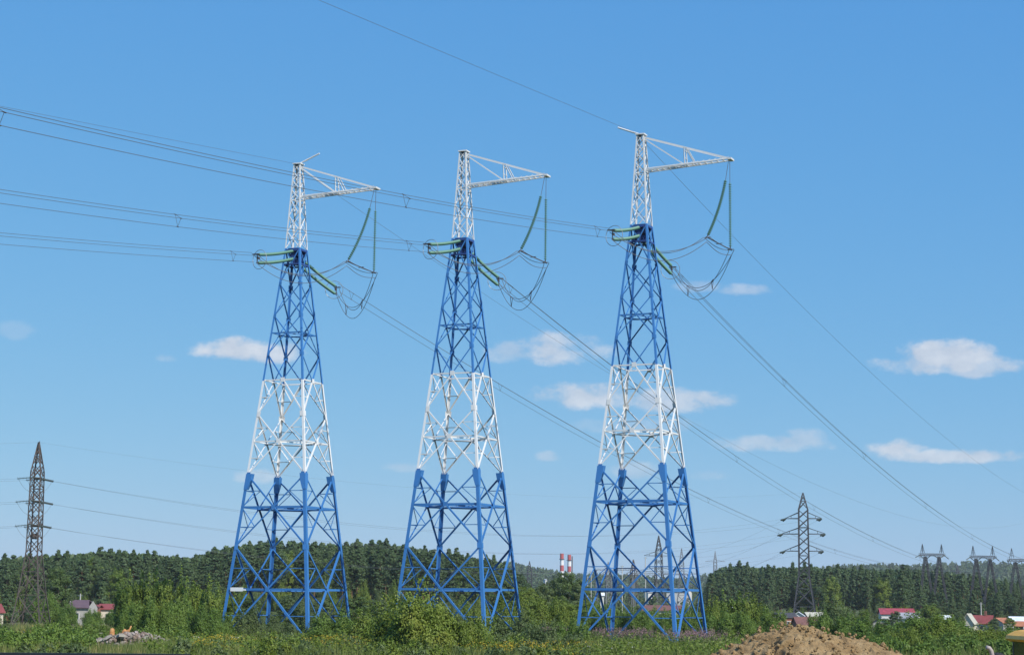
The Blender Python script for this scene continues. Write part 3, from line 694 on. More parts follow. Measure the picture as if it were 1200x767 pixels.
def gantry(u0, u1, vtop, Y, label):
    a, b = ground_at(u0, Y), ground_at(u1, Y); root = empty('switchyard_gantry', a); h = at(u0, vtop, Y).z - a.z; d = b - a
    for p in (Vector((0, 0, 0)), d):
        m = MB(); m.bar(p + Vector((-.5, 0, 0)), p + Vector((0, 0, h)), .25, .25, M_GREYST); m.bar(p + Vector((.5, 0, 0)), p + Vector((0, 0, h)), .25, .25, M_GREYST)
        for k in (.3, .6): m.bar(p + Vector((-.5 * (1 - k), 0, h * k)), p + Vector((.5 * (1 - k), 0, h * k)), .14, .14, M_GREYST)
        m.build('leg', root)
    m = MB(); top = Vector((0, 0, h))
    for o in (-.3, .3): m.bar(top + Vector((0, 0, o)), d + top + Vector((0, 0, o)), .18, .18, M_GREYST)
    n = 14
    for i in range(n): z = .3 if i % 2 else -.3; m.bar(top + d * (i / n) + Vector((0, 0, z)), top + d * ((i + 1) / n) + Vector((0, 0, -z)), .1, .1, M_GREYST)
    m.build('crossbeam', root); return tag(root, label, 'gantry', 'switchyard gantries')
gantry(700, 742, 667, 700, 'long grey switchyard gantry seen under the left half of the rightmost tower')
gantry(744, 770, 672, 690, 'short grey switchyard gantry beside the dark mast')
gantry(778, 806, 672, 820, 'grey switchyard gantry seen under the right half of the rightmost tower')

M_RED = mat('chimney_red', color=(.42, .065, .055), rough=.7, vary=.12, vscale=.1)
M_CW = mat('chimney_white', color=(.72, .70, .68), rough=.7, vary=.1, vscale=.1)
def chimney(u, vt, Y, wpx, label, platform):
    p = Vector((xat(u, Y), Y, -1.0)); s = Y / F_PX; h = at(u, vt, Y).z - p.z; r = wpx / 2 * s; root = empty('chimney', p); n = 8
    for i in range(n):
        z0, z1 = h * (1 - (i + 1) * .115) if i < n - 1 else 0, h * (1 - i * .115); m = MB()
        ra, rb = r * (1.25 - .25 * z0 / h), r * (1.25 - .25 * z1 / h)
        m.lathe((0, 0, z0 + .002), (0, 0, 1), [(0, ra), (z1 - z0 - .004, rb)], M_RED if i % 2 == 0 else M_CW, 20); m.build('painted_band', root)
    for k in (.885, .60):
        m = MB(); rr = r * 1.18; m.lathe((0, 0, h * k), (0, 0, 1), [(0, rr * 1.1), (.3, rr * 1.35), (.5, rr * 1.35), (.55, rr * 1.1)], M_RUST, 20); m.build('gallery', root)
    if platform:
        m = MB(); m.tube([(r * 1.6, 0, 0), (r * 1.6, 0, h * .97)], .7, M_RUST, 7); m.box((r * 1.0, 0, h * .56), (r * 4.2, r * 2, 1.6), M_RUST); m.build('service_duct', root)
    return tag(root, label, 'chimney', 'red and white chimneys')
chimney(660, 648, 2200, 4.4, 'banded red and white chimney nearer the middle blue and white tower', False)
chimney(668.6, 649.5, 2250, 4.2, 'banded red and white chimney with a dark duct up its side', True)

def roofm(name, c): return mat(name, color=c, rough=.6, vary=.18, vscale=.9)
M_WALL_G = mat('grey_plaster', color=(.40, .38, .35), rough=.9, vary=.12); M_WALL_W = mat('white_plaster', color=(.62, .61, .58), rough=.85, vary=.1)
M_WALL_C = mat('cream_boards', color=(.58, .52, .42), rough=.85, vary=.12); M_WALL_B = mat('red_brick_wall', color=(.24, .10, .07), rough=.9, vary=.25, vscale=2)
M_WALL_D = mat('dark_boards', color=(.10, .08, .07), rough=.9, vary=.3)
RF = {k: roofm(k + '_roof_sheet', c) for k, c in {'red': (.22, .05, .043), 'crimson': (.30, .05, .06), 'brown': (.17, .075, .055), 'purple': (.12, .075, .085), 'grey': (.30, .30, .31), 'white': (.66, .70, .74), 'dark': (.055, .05, .05), 'orange': (.38, .15, .07), 'cream': (.45, .42, .33)}.items()}
M_PANE = mat('window_glass', color=(.03, .04, .05), rough=.1); M_FRAME = mat('white_window_frame', color=(.7, .7, .68), rough=.5)
def house(name, label, u, Y, v_eave, v_ridge, wpx, depth, rz, wall, roof, cat='house', gable_front=False, wins=2, chim=False, hip=0.0):
    """local x along the front; the ridge runs along x unless gable_front"""
    g = ground_at(u, Y, .3); he = at(u, v_eave, Y).z - g.z; hr = at(u, v_ridge, Y).z - g.z; w = wpx * Y / F_PX; d = depth
    root = empty(name, g, rz); m = MB()
    x, y = w / 2, d / 2
    if gable_front:
        vs = [(-x, -y, 0), (x, -y, 0), (x, -y, he), (0, -y, hr), (-x, -y, he), (-x, y, 0), (x, y, 0), (x, y, he), (0, y, hr), (-x, y, he)]
        fs = [(0, 1, 2, 3, 4), (9, 8, 7, 6, 5), (1, 6, 7, 2), (5, 0, 4, 9)]
    else:
        vs = [(-x, -y, 0), (-x, y, 0), (-x, y, he), (-x, 0, hr), (-x, -y, he), (x, -y, 0), (x, y, 0), (x, y, he), (x, 0, hr), (x, -y, he)]
        fs = [(4, 3, 2, 1, 0), (5, 6, 7, 8, 9), (0, 5, 9, 4), (6, 1, 2, 7)]
    m.add(vs, fs, wall); m.build('wall', root)
    m = MB(); ov = .3; t = .12
    rise = (hr - he); run = (x if gable_front else y); k = rise / run
    for s in (-1, 1):
        if gable_front:
            a = [(0, -y - ov, hr + .05), (s * (x + ov), -y - ov, he - ov * k + .05), (s * (x + ov), y + ov, he - ov * k + .05), (0, y + ov, hr + .05)]
        else:
            hx_ = hip * x
            a = [(-x - ov + hx_, 0, hr + .05), (-x - ov, s * (y + ov), he - ov * k + .05), (x + ov, s * (y + ov), he - ov * k + .05), (x + ov - hx_, 0, hr + .05)]
        vs = a + [(p[0], p[1], p[2] + t) for p in a]; fs = [(3, 2, 1, 0), (4, 5, 6, 7), (0, 1, 5, 4), (1, 2, 6, 5), (2, 3, 7, 6), (3, 0, 4, 7)]
        if s < 0: fs = [tuple(reversed(f)) for f in fs]
        m.add(vs, fs, roof)
    rf = m.build('roof', root)
    if chim:
        m = MB(); m.box((x * .3, 0, hr + .4), (.5, .5, 1.4), M_WALL_B); m.build('chimney_stack', rf)
    for i in range(wins):
        wx = -x + w * (i + .5) / wins; zc = he * .58
        m = MB(); m.box((wx, -y - .02, zc), (.95, .08, 1.15), M_FRAME); wn = m.build('window', root)
        m = MB(); m.box((wx, -y - .05, zc), (.78, .06, .97), M_PANE); m.build('pane', wn)
    return tag(root, label, cat)
house('house', 'small house with a red roof at the very left edge, behind the dirt bank', -2, 300, 717, 708, 24, 5, R_(30), M_WALL_C, RF['red'], wins=1)
house('house', 'grey-walled house with a dark purple hip roof behind the shrubs at the left', 105, 330, 711.5, 703.5, 27, 5, R_(-6), M_WALL_G, RF['purple'], wins=1, hip=.5)
house('shed', 'low shed with a white roof behind the grey-walled house', 109, 362, 709.5, 705.5, 13, 4, R_(0), M_WALL_W, RF['white'], 'shed', wins=0)
house('shed', 'red-roofed shed touching the right side of the grey-walled house', 119, 337, 713.5, 709, 15, 4, R_(-8), M_WALL_B, RF['red'], 'shed', wins=0)
house('house', 'red-roofed house with a pale wall behind the shrubs above the rubble heap', 137, 340, 713.5, 708, 19, 5, R_(8), M_WALL_C, RF['red'], wins=1)
house('shed', 'tiny shed with a blue-white roof at the left end of the right-hand pines', 852, 405, 714.5, 711.5, 9, 3, R_(20), M_WALL_D, RF['white'], 'shed', wins=0)
house('shed', 'dark-roofed shed beside the one with the blue-white roof', 843, 415, 716, 713, 13, 4, R_(-10), M_WALL_D, RF['dark'], 'shed', wins=0)
house('barn', 'brown barn with a dark roof and pale door left of the dark mast', 917, 415, 723, 718, 22, 5, R_(16), M_WALL_B, RF['dark'], 'barn', wins=1)
house('shed', 'white gabled shed just left of the foot of the dark mast', 934, 425, 721, 717, 12, 4, R_(-10), M_WALL_W, RF['white'], 'shed', True, wins=0)
house('house', 'house with a cream sheet roof behind the foot of the dark mast', 953, 430, 722, 717.5, 22, 5, R_(4), M_WALL_B, RF['cream'], wins=1)
house('barn', 'long dark red barn in front of the dark mast, behind the dirt mound', 945, 395, 732, 723, 32, 6, R_(5), M_WALL_B, RF['brown'], 'barn', wins=2)
house('house', 'long building with a bright crimson roof at the edge of the right-hand pines', 1047, 450, 719, 713, 38, 6, R_(-5), M_WALL_W, RF['crimson'], wins=3)
house('house', 'grey-roofed house with a white wall in front of the crimson roof', 1062, 425, 724, 718, 21, 6, R_(-20), M_WALL_W, RF['grey'], wins=2)
house('shed', 'small white roof between the crimson roof and the cream gable', 1103, 420, 725, 721, 9, 3, R_(10), M_WALL_G, RF['white'], 'shed', wins=0)
house('house', 'cream gabled house left of the dark red roof', 1131, 412, 729, 719, 13, 6, R_(-22), M_WALL_C, RF['cream'], gable_front=True, wins=1)
house('house', 'house with a dark red roof and a pale gable end', 1147, 425, 730, 721, 21, 5, R_(-24), M_WALL_C, RF['red'], wins=1, chim=True)
house('house', 'grey house with an orange-brown roof beyond the yellow cab', 1168, 420, 729, 724, 13, 5, R_(20), M_WALL_G, RF['orange'], wins=1)
house('barn', 'long barn with a blue-white roof above the yellow cab', 1188, 445, 728, 722.5, 20, 7, R_(-4), M_WALL_W, RF['white'], 'barn', wins=2)
house('shed', 'orange-roofed shed below the long blue-white roof', 1188, 405, 733, 728, 10, 4, R_(-15), M_WALL_D, RF['orange'], 'shed', wins=0)
house('warehouse', 'low warehouse with a long rusty roof seen under the rightmost tower', 778, 420, 715, 709.5, 46, 7, R_(-6), M_WALL_W, RF['brown'], 'warehouse', wins=4)
house('factory_building', 'white factory block seen between the right legs of the rightmost tower', 796, 860, 693, 689, 22, 14, R_(-18), M_WALL_W, RF['grey'], 'factory', wins=4)
house('factory_building', 'narrow white factory block left of the wider one under the rightmost tower', 761, 880, 694, 691, 7, 8, R_(10), M_WALL_W, RF['grey'], 'factory', wins=1)
house('kiosk', 'small white kiosk seen under the left half of the rightmost tower', 706.5, 600, 697, 694.5, 4, 2, R_(0), M_WALL_W, RF['white'], 'kiosk', wins=0)
house('tower_block', 'tiny pale tower block on the hillside between the middle tower and the chimneys', 640.7, 2000, 679.2, 678, 2.2, 8, R_(15), M_WALL_W, RF['grey'], 'building', wins=1)
# arched hangar
g = ground_at(1031, 410, .3); root = empty('hangar', g, R_(-16)); m = MB(); r = 2.75; n = 16
arc = [(math.cos(math.pi * i / n) * r, math.sin(math.pi * i / n) * r * 1.15) for i in range(n + 1)]
m.add([(x, -4, z) for x, z in arc] + [(x, 4, z) for x, z in arc], [tuple(range(n, -1, -1)), tuple(range(n + 1, 2 * n + 2))], M_WALL_G); m.build('end_wall', root)
m = MB(); m.add([(x * 1.05, y, z * 1.05) for y in (-4.3, 4.3) for x, z in arc] + [(x, y, z * 1.005) for y in (-4.3, 4.3) for x, z in arc],
    [(i, i + 1, n + 2 + i, n + 1 + i) for i in range(n)] + [(2 * n + 2 + i, 3 * n + 3 + i, 3 * n + 4 + i, 2 * n + 3 + i) for i in range(n)] + [(i + 1, i, 2 * n + 2 + i, 2 * n + 3 + i) for i in range(n)] + [(n + 1 + i, n + 2 + i, 3 * n + 4 + i, 3 * n + 3 + i) for i in range(n)], RF['dark']); m.build('roof', root)
m = MB(); m.box((0, -4.02, 1.2), (2.2, .1, 2.4), M_WALL_D); m.build('door', root); tag(root, 'grey arched hangar with a dark rounded roof left of the crimson roof', 'hangar')

# ------------------------------------------------------------------ foliage builders
def rot_rand(n, g):
    t = g.normal(size=(n, 3)); t /= np.linalg.norm(t, axis=1, keepdims=True)
    b = np.cross(t, g.normal(size=(n, 3))); b /= np.linalg.norm(b, axis=1, keepdims=True); return t, b
def leaf_quads(C, size, g, aspect=.55, droop=0.0, hint=None):
    n = len(C); t, b = rot_rand(n, g)
    if hint is not None:
        # the blade's normal leans outwards from the shoot that carries it
        nn = hint / np.linalg.norm(hint, axis=1, keepdims=True) + t * .62; nn /= np.linalg.norm(nn, axis=1, keepdims=True)
        t = np.cross(nn, g.normal(size=(n, 3))); t /= np.linalg.norm(t, axis=1, keepdims=True); b = np.cross(nn, t)
    t[:, 2] -= droop
    s = (size * g.uniform(.6, 1.35, n))[:, None]
    V = np.stack([C - t * s * .5, C + b * s * aspect * .5, C + t * s * .5, C - b * s * aspect * .5], 1).reshape(-1, 3)
    return V, np.arange(n * 4).reshape(-1, 4)
def ico_cloud(g, n, rad):
    p = g.normal(size=(n, 3)); p /= np.linalg.norm(p, axis=1, keepdims=True); return p * (g.uniform(.25, 1, n) ** .55)[:, None] * rad

def pine_proto(name, seed, H=20, needles=L_PINE, crown0=.38, rmax=3.0, n_cl=150, per=26, leaf=.62, spire=.0):
    """tall conifer: straight trunk, tiers of flattened needle clumps, ragged top"""
    g = np.random.default_rng(seed); root = empty(name); m = MB()
    bend = [Vector((0.25 * math.sin(k * .9 + seed), .25 * math.cos(k * 1.1 + seed * 2), H * k / 8 * .97)) for k in range(9)]; bend[0] = Vector((0, 0, 0))
    m.tube(bend, [.26 - .027 * k for k in range(9)], M_PBARK, 6)
    C = []; Hn = []
    for i in range(n_cl):
        f = g.uniform(0, 1) ** .85; z = H * (crown0 + (1 - crown0) * f)
        pr = (math.sin(min(1, (1 - f) * 1.25 + .06) * math.pi / 2) ** (.75 + spire)) * (1 - .35 * max(0, .25 - f) / .25)
        r = rmax * pr * g.uniform(.35, 1.12); a = g.uniform(0, 2 * math.pi)
        c = np.array([math.cos(a) * r, math.sin(a) * r, z - .12 * r + g.normal() * .2])
        sz = g.uniform(.35, .9) * (.5 + .5 * pr)
        q = ico_cloud(g, per, np.array([sz * 1.15, sz * 1.15, sz * .55])); C.append(c + q); Hn.append(q / sz * .9 + np.array([math.cos(a), math.sin(a), .8]) * .8)
        if i % 5 == 0 and r > 1: m.tube([(0, 0, z - r * .25), (c[0] * .8, c[1] * .8, c[2] - .15)], [.06, .025], M_PBARK, 4)
    C.append(np.array([0, 0, H * .985]) + ico_cloud(g, 26, np.array([.35, .35, .8]))); Hn.append(np.tile([0, 0, 1.], (26, 1)))
    V, F = leaf_quads(np.concatenate(C), leaf, g, .5, hint=np.concatenate(Hn)); m.build('trunk', root); link('crown', np_mesh('crown', V, F, needles), root); return root
def broad_proto(name, seed, H=10, W=6, leaves=L_DEC, n_cl=110, per=70, leaf=.3, crown0=.18, pointy=.5):
    """broad-leaved tree: tapered trunk, limbs and leaf clumps at the twig ends"""
    g = np.random.default_rng(seed); root = empty(name); m = MB()
    m.tube([(0, 0, 0), (.1 * W / 6, 0, H * .3), (-.05, .1, H * .62), (0, 0, H * .93)], [.022 * H, .016 * H, .01 * H, .003 * H], M_BARK, 7); C = []; Hn = []
    for i in range(n_cl):
        f = g.uniform(0, 1); z = H * (crown0 + (1 - crown0) * f); pr = math.sin(math.pi * (f * (1 - pointy * .3) + .12) ** .8 * .93) ** .7
        r = W / 2 * max(.06, pr) * math.sqrt(g.uniform(.08, 1)) ; a = g.uniform(0, 2 * math.pi); c = np.array([math.cos(a) * r, math.sin(a) * r, z + g.normal() * .04 * H])
        sz = g.uniform(.055, .12) * (W + H) / 2; q = ico_cloud(g, per, np.array([sz, sz, sz * .75])); C.append(c + q); Hn.append(q / sz + np.array([math.cos(a), math.sin(a), .6]) * .7)
        if i % 4 == 0: m.tube([(0, 0, max(.05 * H, z - r * .8)), (c[0] * .55, c[1] * .55, z - r * .3), tuple(c)], [.006 * H, .004 * H, .0015 * H], M_BARK, 4)
    V, F = leaf_quads(np.concatenate(C), leaf, g, .6, 0, np.concatenate(Hn)); m.build('trunk', root); link('crown', np_mesh('crown', V, F, leaves), root); return root
def bush_proto(name, seed, H=3, W=5, leaves=L_BUSH, n_sh=220, per=170, leaf=.13, spiky=.5, lobes=5):
    """many-stemmed shrub: leafy shoots fan out and up from a few root crowns"""
    g = np.random.default_rng(seed); root = empty(name); m = MB(); C = []; Hn = []
    L = [(g.uniform(-.36, .36) * W, g.uniform(-.34, .34) * W, g.uniform(.5, .95) * H, g.uniform(.17, .27) * W) for _ in range(lobes)]; L[0] = (0, 0, H, .26 * W)
    for i in range(n_sh):
        lx, ly, lh, lr = L[i % lobes]; a = g.uniform(0, 2 * math.pi); el = math.asin(g.uniform(.05, 1) ** .8); k = g.uniform(.62, 1.06) * (1 + .16 * (g.uniform() > .9))
        b0 = np.array([lx + math.cos(a) * lr * .12, ly + math.sin(a) * lr * .12, 0]); tip = np.array([lx + math.cos(a) * math.cos(el) * lr * k, ly + math.sin(a) * math.cos(el) * lr * k, lh * math.sin(el) * k])
        t = g.uniform(.28, 1, per) ** .75; bow = np.array([0, 0, .14 * lh * math.cos(el)])
        P = b0 + (tip - b0) * t[:, None] + bow * (4 * t * (1 - t))[:, None]
        w = (.05 + .05 * (1 - spiky)) * W * g.uniform(.6, 1.3) * (1.12 - t) ** .6
        q = g.normal(size=(per, 3)) * w[:, None] * np.array([1, 1, .8]); C.append(P + q)
        d = np.array([math.cos(a) * math.cos(el), math.sin(a) * math.cos(el), math.sin(el) + .25]); Hn.append(q / (w[:, None] + 1e-3) * .55 + d * .9)
        if i % 8 == 0: m.tube([tuple(b0 - np.array([0, 0, .1])), tuple(b0 + (tip - b0) * .5 + bow), tuple(tip)], [.010 * H, .007 * H, .002 * H], M_BARK, 4)
    V, F = leaf_quads(np.concatenate(C), leaf, g, .5, 0, hint=np.concatenate(Hn)); V[:, 2] = np.maximum(V[:, 2] * H / np.percentile(V[:, 2], 99), -.05)
    m.build('stem', root); link('foliage', np_mesh('foliage', V, F, leaves), root); return root

PINES = [pine_proto('pine_tree', 11 + i, 20, L_PINE, (.36, .30, .42, .22, .40, .30)[i], (2.9, 3.3, 2.6, 3.0, 3.3, 2.8)[i], 240, 20, .52, (.25, .5, .35, .85, .15, .6)[i]) for i in range(6)]
YOUNG = [pine_proto('young_pine', 31 + i, 9, L_PINE2, .08, 2.0, 130, 24, .40, .5) for i in range(2)]
BROAD = [broad_proto('broadleaf_tree', 41 + i, 10, (6, 5, 6.5)[i], (L_DEC, L_BUSHD, L_BUSH)[i], 120, 75, .30) for i in range(3)]
BUSHES = {'willow': bush_proto('bush', 51, 3, 5, L_BUSH, 210, 130, .15, .5, 6), 'green': bush_proto('bush', 52, 3, 5, L_BUSHG, 210, 130, .15, .4, 6),
          'grey': bush_proto('bush', 53, 3, 5, L_BUSHD, 190, 120, .15, .35, 6), 'sapling': bush_proto('bush', 54, 4, 3, L_SAP, 100, 120, .19, .6, 5),
          'round': bush_proto('bush', 55, 3, 5, L_BUSHD, 260, 110, .15, .1, 4), 'dense': bush_proto('bush', 56, 3, 4.6, L_BUSH, 420, 170, .12, .55, 10)}
used = set()
def place(src, x, y, rz, sc_, name, label, cat, group):
    z = Tz(x, y) - .08
    if src.name not in used:
        used.add(src.name); o = src; o.location = (x, y, z); o.rotation_euler = (0, 0, rz); o.scale = sc_ if hasattr(sc_, '__len__') else (sc_,) * 3
    else: o = copy_thing(src, (x, y, z), rz, sc_)
    return tag(o, label, cat, group)

# ------------------------------------------------------------------ pine woods
g = np.random.default_rng(99)
LU = [-80, 0, 40, 90, 150, 200, 228, 262, 300, 345, 400, 450, 500, 545, 582, 604, 622, 634]; LV = [648, 652, 648, 645, 641, 648, 650, 637, 634, 630, 634, 630, 640, 646, 652, 664, 680, 694]
RU = [824, 834, 850, 872, 900, 930, 960, 990, 1020, 1050, 1080, 1110, 1140, 1170, 1210, 1260]; RV = [690, 668, 660, 659, 661, 661, 661, 662, 664, 664, 664, 668, 672, 678, 683, 684]
def wood_row(U, Vt, Y0, Y1, step, names, drop=0):
    u = U[0] + 2
    while u < U[-1] - 2:
        Y = g.uniform(Y0, Y1); x = xat(u, Y); zt = at(u, np.interp(u, U, Vt) + drop + abs(g.normal()) * 7 - 3, Y).z; z = Tz(x, Y); h = max(8, zt - z)
        s = h / 20
        if g.uniform() < .10 and u > 0:
            put_birch(u, Y - 6, x, h * .8, names(u)); u += step * .6; continue
        src = PINES[g.integers(6)]; k = s * g.uniform(.85, 1.15) * (1 if h > 14 else 1.15)
        lab, grp = names(u); place(src, x, Y, g.uniform(0, 6.28), (k, k, s), 'pine_tree', lab, 'pine', grp); u += step * g.uniform(.6, 1.4)
def put_birch(u, Y, x, h, nm):
    i = int(g.integers(2)); place(BROAD[i * 2], xat(u, Y), Y, g.uniform(0, 6.28), (h / 13, h / 13, h / 10), 'broadleaf_tree', 'lighter leafy tree among the dark pines of the ' + nm[1].split('of the ')[-1].replace('before the portal pylons', 'portal pylons'), 'tree', 'leafy trees among the ' + nm[1])
def lname(u): return ('tall dark pine in the wood behind the brown mast' if u < 240 else 'tall dark pine in the wood behind the left and middle towers', 'pines of the left-hand wood')
def rname(u): return ('tall dark pine in the wood behind the single dark mast' if u < 1060 else 'dark pine in the wood below the portal pylons', 'pines of the right-hand wood')
wood_row(LU, LV, 452, 470, 9.5, lname, 5); wood_row(LU, LV, 476, 500, 9.5, lname, 0)
wood_row(RU[:11], RV[:11], 560, 585, 8.2, rname, 5); wood_row(RU, RV, 592, 625, 7.8, rname, 0)
wood_row([1052, 1066, 1090, 1150, 1260], [668, 686, 690, 694, 694], 492, 515, 11, lambda u: ('pine in the front rank of the wood, before the legs of the portal pylons', 'pines before the portal pylons'), 0)

def far_trees(name, pts, label, seed, hmin, hmax, nq, mt, leaf, kind=0):
    """a mass of distant crowns as one object: each a ragged cone or dome of leaf-clump faces on a stem"""
    g = np.random.default_rng(seed); Vs = []
    for (x, y, z, h) in pts:
        n = nq; f = g.uniform(0, 1, n) ** .9; a = g.uniform(0, 2 * np.pi, n); r = h * .15 * np.sqrt(g.uniform(.2, 1, n)) * np.sin(np.minimum(1, (1 - f) * 1.3 + .08) * np.pi / 2) ** .7
        C = np.stack([x + np.cos(a) * r, y + np.sin(a) * r, z + h * (.25 + .73 * f)], 1); V, _ = leaf_quads(C, leaf * h / 18, g, .6, hint=np.stack([np.cos(a), np.sin(a), .6 + 0 * a], 1)); Vs.append(V)
    V = np.concatenate(Vs); o = link(name, np_mesh(name, V, np.arange(len(V)).reshape(-1, 4), mt)); return tag(o, label, 'wood', None, 'stuff')
pts = []
for Y in np.arange(508, 640, 17):
    for u in np.arange(-130, 632, 7.5):
        uu = u + g.uniform(-4, 4); x = xat(uu, Y); zt = at(uu, np.interp(uu, LU, LV) + g.uniform(2, 10), Y).z; z = Tz(x, Y); h = min(21, zt - z)
        if h > 7: pts.append((x, Y + g.uniform(-6, 6), z, h))
far_trees('pine_wood', pts, 'dark mass of pines deeper in the left-hand wood', 3, 14, 20, 330, L_PINE, 1.15)
pts = []
for Y in np.arange(638, 860, 22):
    for u in np.arange(828, 1280, 6.0):
        uu = u + g.uniform(-3, 3); x = xat(uu, Y); zt = at(uu, np.interp(uu, RU, RV) + g.uniform(2, 9), Y).z; z = Tz(x, Y); h = min(22, zt - z)
        if h > 7: pts.append((x, Y + g.uniform(-8, 8), z, h))
far_trees('pine_wood', pts, 'dark mass of pines deeper in the right-hand wood', 4, 14, 20, 330, L_PINE, 1.15)
pts = []
for i in range(15000):
    Y = g.uniform(1750, 3080); x = g.uniform(-.31, .31) * Y; z = float(hillz(x, Y)); pts.append((x, Y, z - 1, g.uniform(8, 14)))
far_trees('hillside_wood', pts, 'blue-green wooded hillside along the horizon', 5, 9, 16, 22, L_PINE, 5.0)
pts = []
for i in range(420):
    Y = g.uniform(640, 1500); u = g.uniform(560, 850); x = xat(u, Y); pts.append((x, Y, Tz(x, Y) - .5, g.uniform(4, 9) if Y < 1000 else g.uniform(6, 12)))
far_trees('scrub_wood', pts, 'low scrub and trees of the valley behind the middle and right towers', 6, 5, 12, 120, L_BUSHD, 2.2)

# ------------------------------------------------------------------ trees and shrubs of the meadow
def put(src, u, Y, vtop, wpx, base_h, base_w, label, group=None, name='bush', cat='bush', dx=0):
    """scale a prototype so that its top reaches row vtop and its width covers wpx at depth Y"""
    x = xat(u, Y) + dx; z = Tz(x, Y); h = at(u, vtop, Y).z - z; w = wpx * Y / F_PX
    return place(src, x, Y, g.uniform(0, 6.28), (w / base_w, w / base_w, max(.3, h / base_h)), name, label, cat, group)
B = BUSHES
put(BROAD[0], 77, 325, 667, 34, 10, 6, 'round-topped birch standing right of the brown mast', name='broadleaf_tree', cat='tree')
put(YOUNG[0], 128, 345, 684, 24, 9, 4, 'young pine between the two red roofs at the left', name='young_pine', cat='pine')
put(YOUNG[1], 224, 330, 676, 34, 9, 4, 'young pine left of the leftmost tower', name='young_pine', cat='pine')
for u, Y, vt in ((20, 340, 690), (52, 360, 686), (165, 370, 682), (195, 350, 680), (258, 345, 684)):
    put(YOUNG[int(g.integers(2))], u, Y, vt, 22, 9, 4, 'small dark young pine at the foot of the left-hand wood', 'young pines at the left', 'young_pine', 'pine')
for u, vt, w in ((150, 688, 36), (168, 680, 34), (186, 684, 34), (203, 678, 36), (221, 690, 34), (238, 686, 36), (255, 694, 34), (272, 700, 32)):
    put(B['sapling'], u, 186 + g.uniform(-8, 8), vt, w, 4, 3, 'tall yellow-green willow sapling in the row behind the rubble heap', 'willow saplings behind the rubble heap')
for u, vt, w in ((166, 712, 42), (184, 706, 48), (205, 710, 48), (226, 704, 46), (246, 712, 44), (262, 718, 36)):
    put(B['green'], u, 162 + g.uniform(-6, 6), vt, w, 3, 5, 'bright green bush in front of the willow saplings behind the rubble heap', 'bushes in front of the willow saplings')
for u, vt, w in ((70, 699, 44), (86, 710, 34), (114, 716, 36), (140, 716, 38)):
    put(B['green'], u, 292 + g.uniform(-6, 6), vt, w, 3, 5, 'bright green bush between the brown mast and the rubble heap', 'bright bushes right of the brown mast')
for u, vt, w in ((-6, 716, 40), (16, 731, 34), (-26, 712, 50)):
    put(B['grey'], u, 175, vt, w, 3, 5, 'grey-green bush at the left edge, left of the foot of the brown mast', 'bushes at the left edge')
for u, vt, w in ((302, 714, 48), (330, 720, 46), (357, 716, 50), (386, 720, 48), (318, 732, 54), (352, 734, 50)):
    put(B['grey'], u, 150 + g.uniform(-10, 25), vt, w, 3, 5, 'grey-green bush around the feet of the leftmost tower', 'bushes around the left tower')
for u, Y, vt, w in ((300, 280, 700, 36), (345, 290, 698, 38), (385, 280, 702, 36), (420, 265, 700, 40), (445, 250, 704, 40), (478, 270, 700, 40)):
    put(BROAD[1] if u % 2 else BROAD[0], u, Y, vt, w, 10, 5.5, 'leafy young tree in the belt behind the left and middle towers', 'young trees behind the left and middle towers', 'broadleaf_tree', 'tree')
put(B['dense'], 506, 104, 703, 118, 3, 4.6, 'biggest leafy willow bush, under the left half of the middle tower')
put(B['dense'], 550, 104, 724, 76, 3, 4.6, 'big leafy willow bush under the right half of the middle tower')
put(B['willow'], 432, 116, 720, 88, 3, 5, 'willow bush in the gap between the left and middle towers, lower than the biggest one')
put(B['green'], 404, 136, 720, 64, 3, 5, 'green bush by the right foot of the leftmost tower')
put(B['willow'], 466, 120, 724, 56, 3, 5, 'yellowish bush touching the left foot of the middle tower')
put(B['grey'], 612, 136, 718, 76, 3, 5, 'dark grey-green bush by the right foot of the middle tower')
put(B['grey'], 645, 114, 730, 70, 3, 5, 'grey-green bush in the gap between the middle tower and the one nearest the dirt mound')
put(B['green'], 672, 136, 728, 50, 3, 5, 'leafy bush at the left foot of the rightmost tower')
for u, Y, vt, w, s in ((596, 300, 676, 46, 1), (618, 285, 690, 36, 2), (640, 300, 684, 34, 1), (655, 310, 676, 30, 1), (668, 300, 672, 34, 0), (682, 290, 680, 32, 1), (630, 240, 702, 44, 2), (660, 235, 704, 44, 2), (690, 250, 704, 36, 2)):
    put(BROAD[s], u, Y, vt, w, 10, 6, 'broad-leaved tree in the clump below the chimneys', 'trees below the chimneys', 'broadleaf_tree', 'tree')
for u, vt, w in ((590, 706, 50), (612, 702, 46), (634, 708, 50), (655, 706, 46)):
    put(B['willow'], u, 195 + g.uniform(-10, 10), vt, w, 3, 5, 'yellow-green bush below the tree clump by the middle tower', 'bushes below the tree clump')
for u, vt, w in ((696, 712, 46), (720, 710, 46), (745, 714, 48), (768, 715, 46), (790, 716, 44), (812, 712, 44)):
    put(B['green'], u, 212 + g.uniform(-10, 12), vt, w, 3, 5, 'bright green bush behind the fireweed under the rightmost tower', 'bushes behind the fireweed')
for u, Y, vt, w, k in ((836, 200, 706, 48, 'willow'), (858, 215, 700, 44, 'sapling'), (880, 205, 703, 50, 'willow'), (846, 180, 719, 52, 'green'), (872, 178, 722, 54, 'green'), (898, 190, 716, 44, 'green')):
    put(B[k], u, Y, vt, w, 4 if k == 'sapling' else 3, 3 if k == 'sapling' else 5, 'leafy bush behind the left slope of the dirt mound', 'bushes left of the dirt mound')
put(B['round'], 980, 205, 708, 62, 3, 5, 'round grey-green willow bush right of the foot of the dark mast')
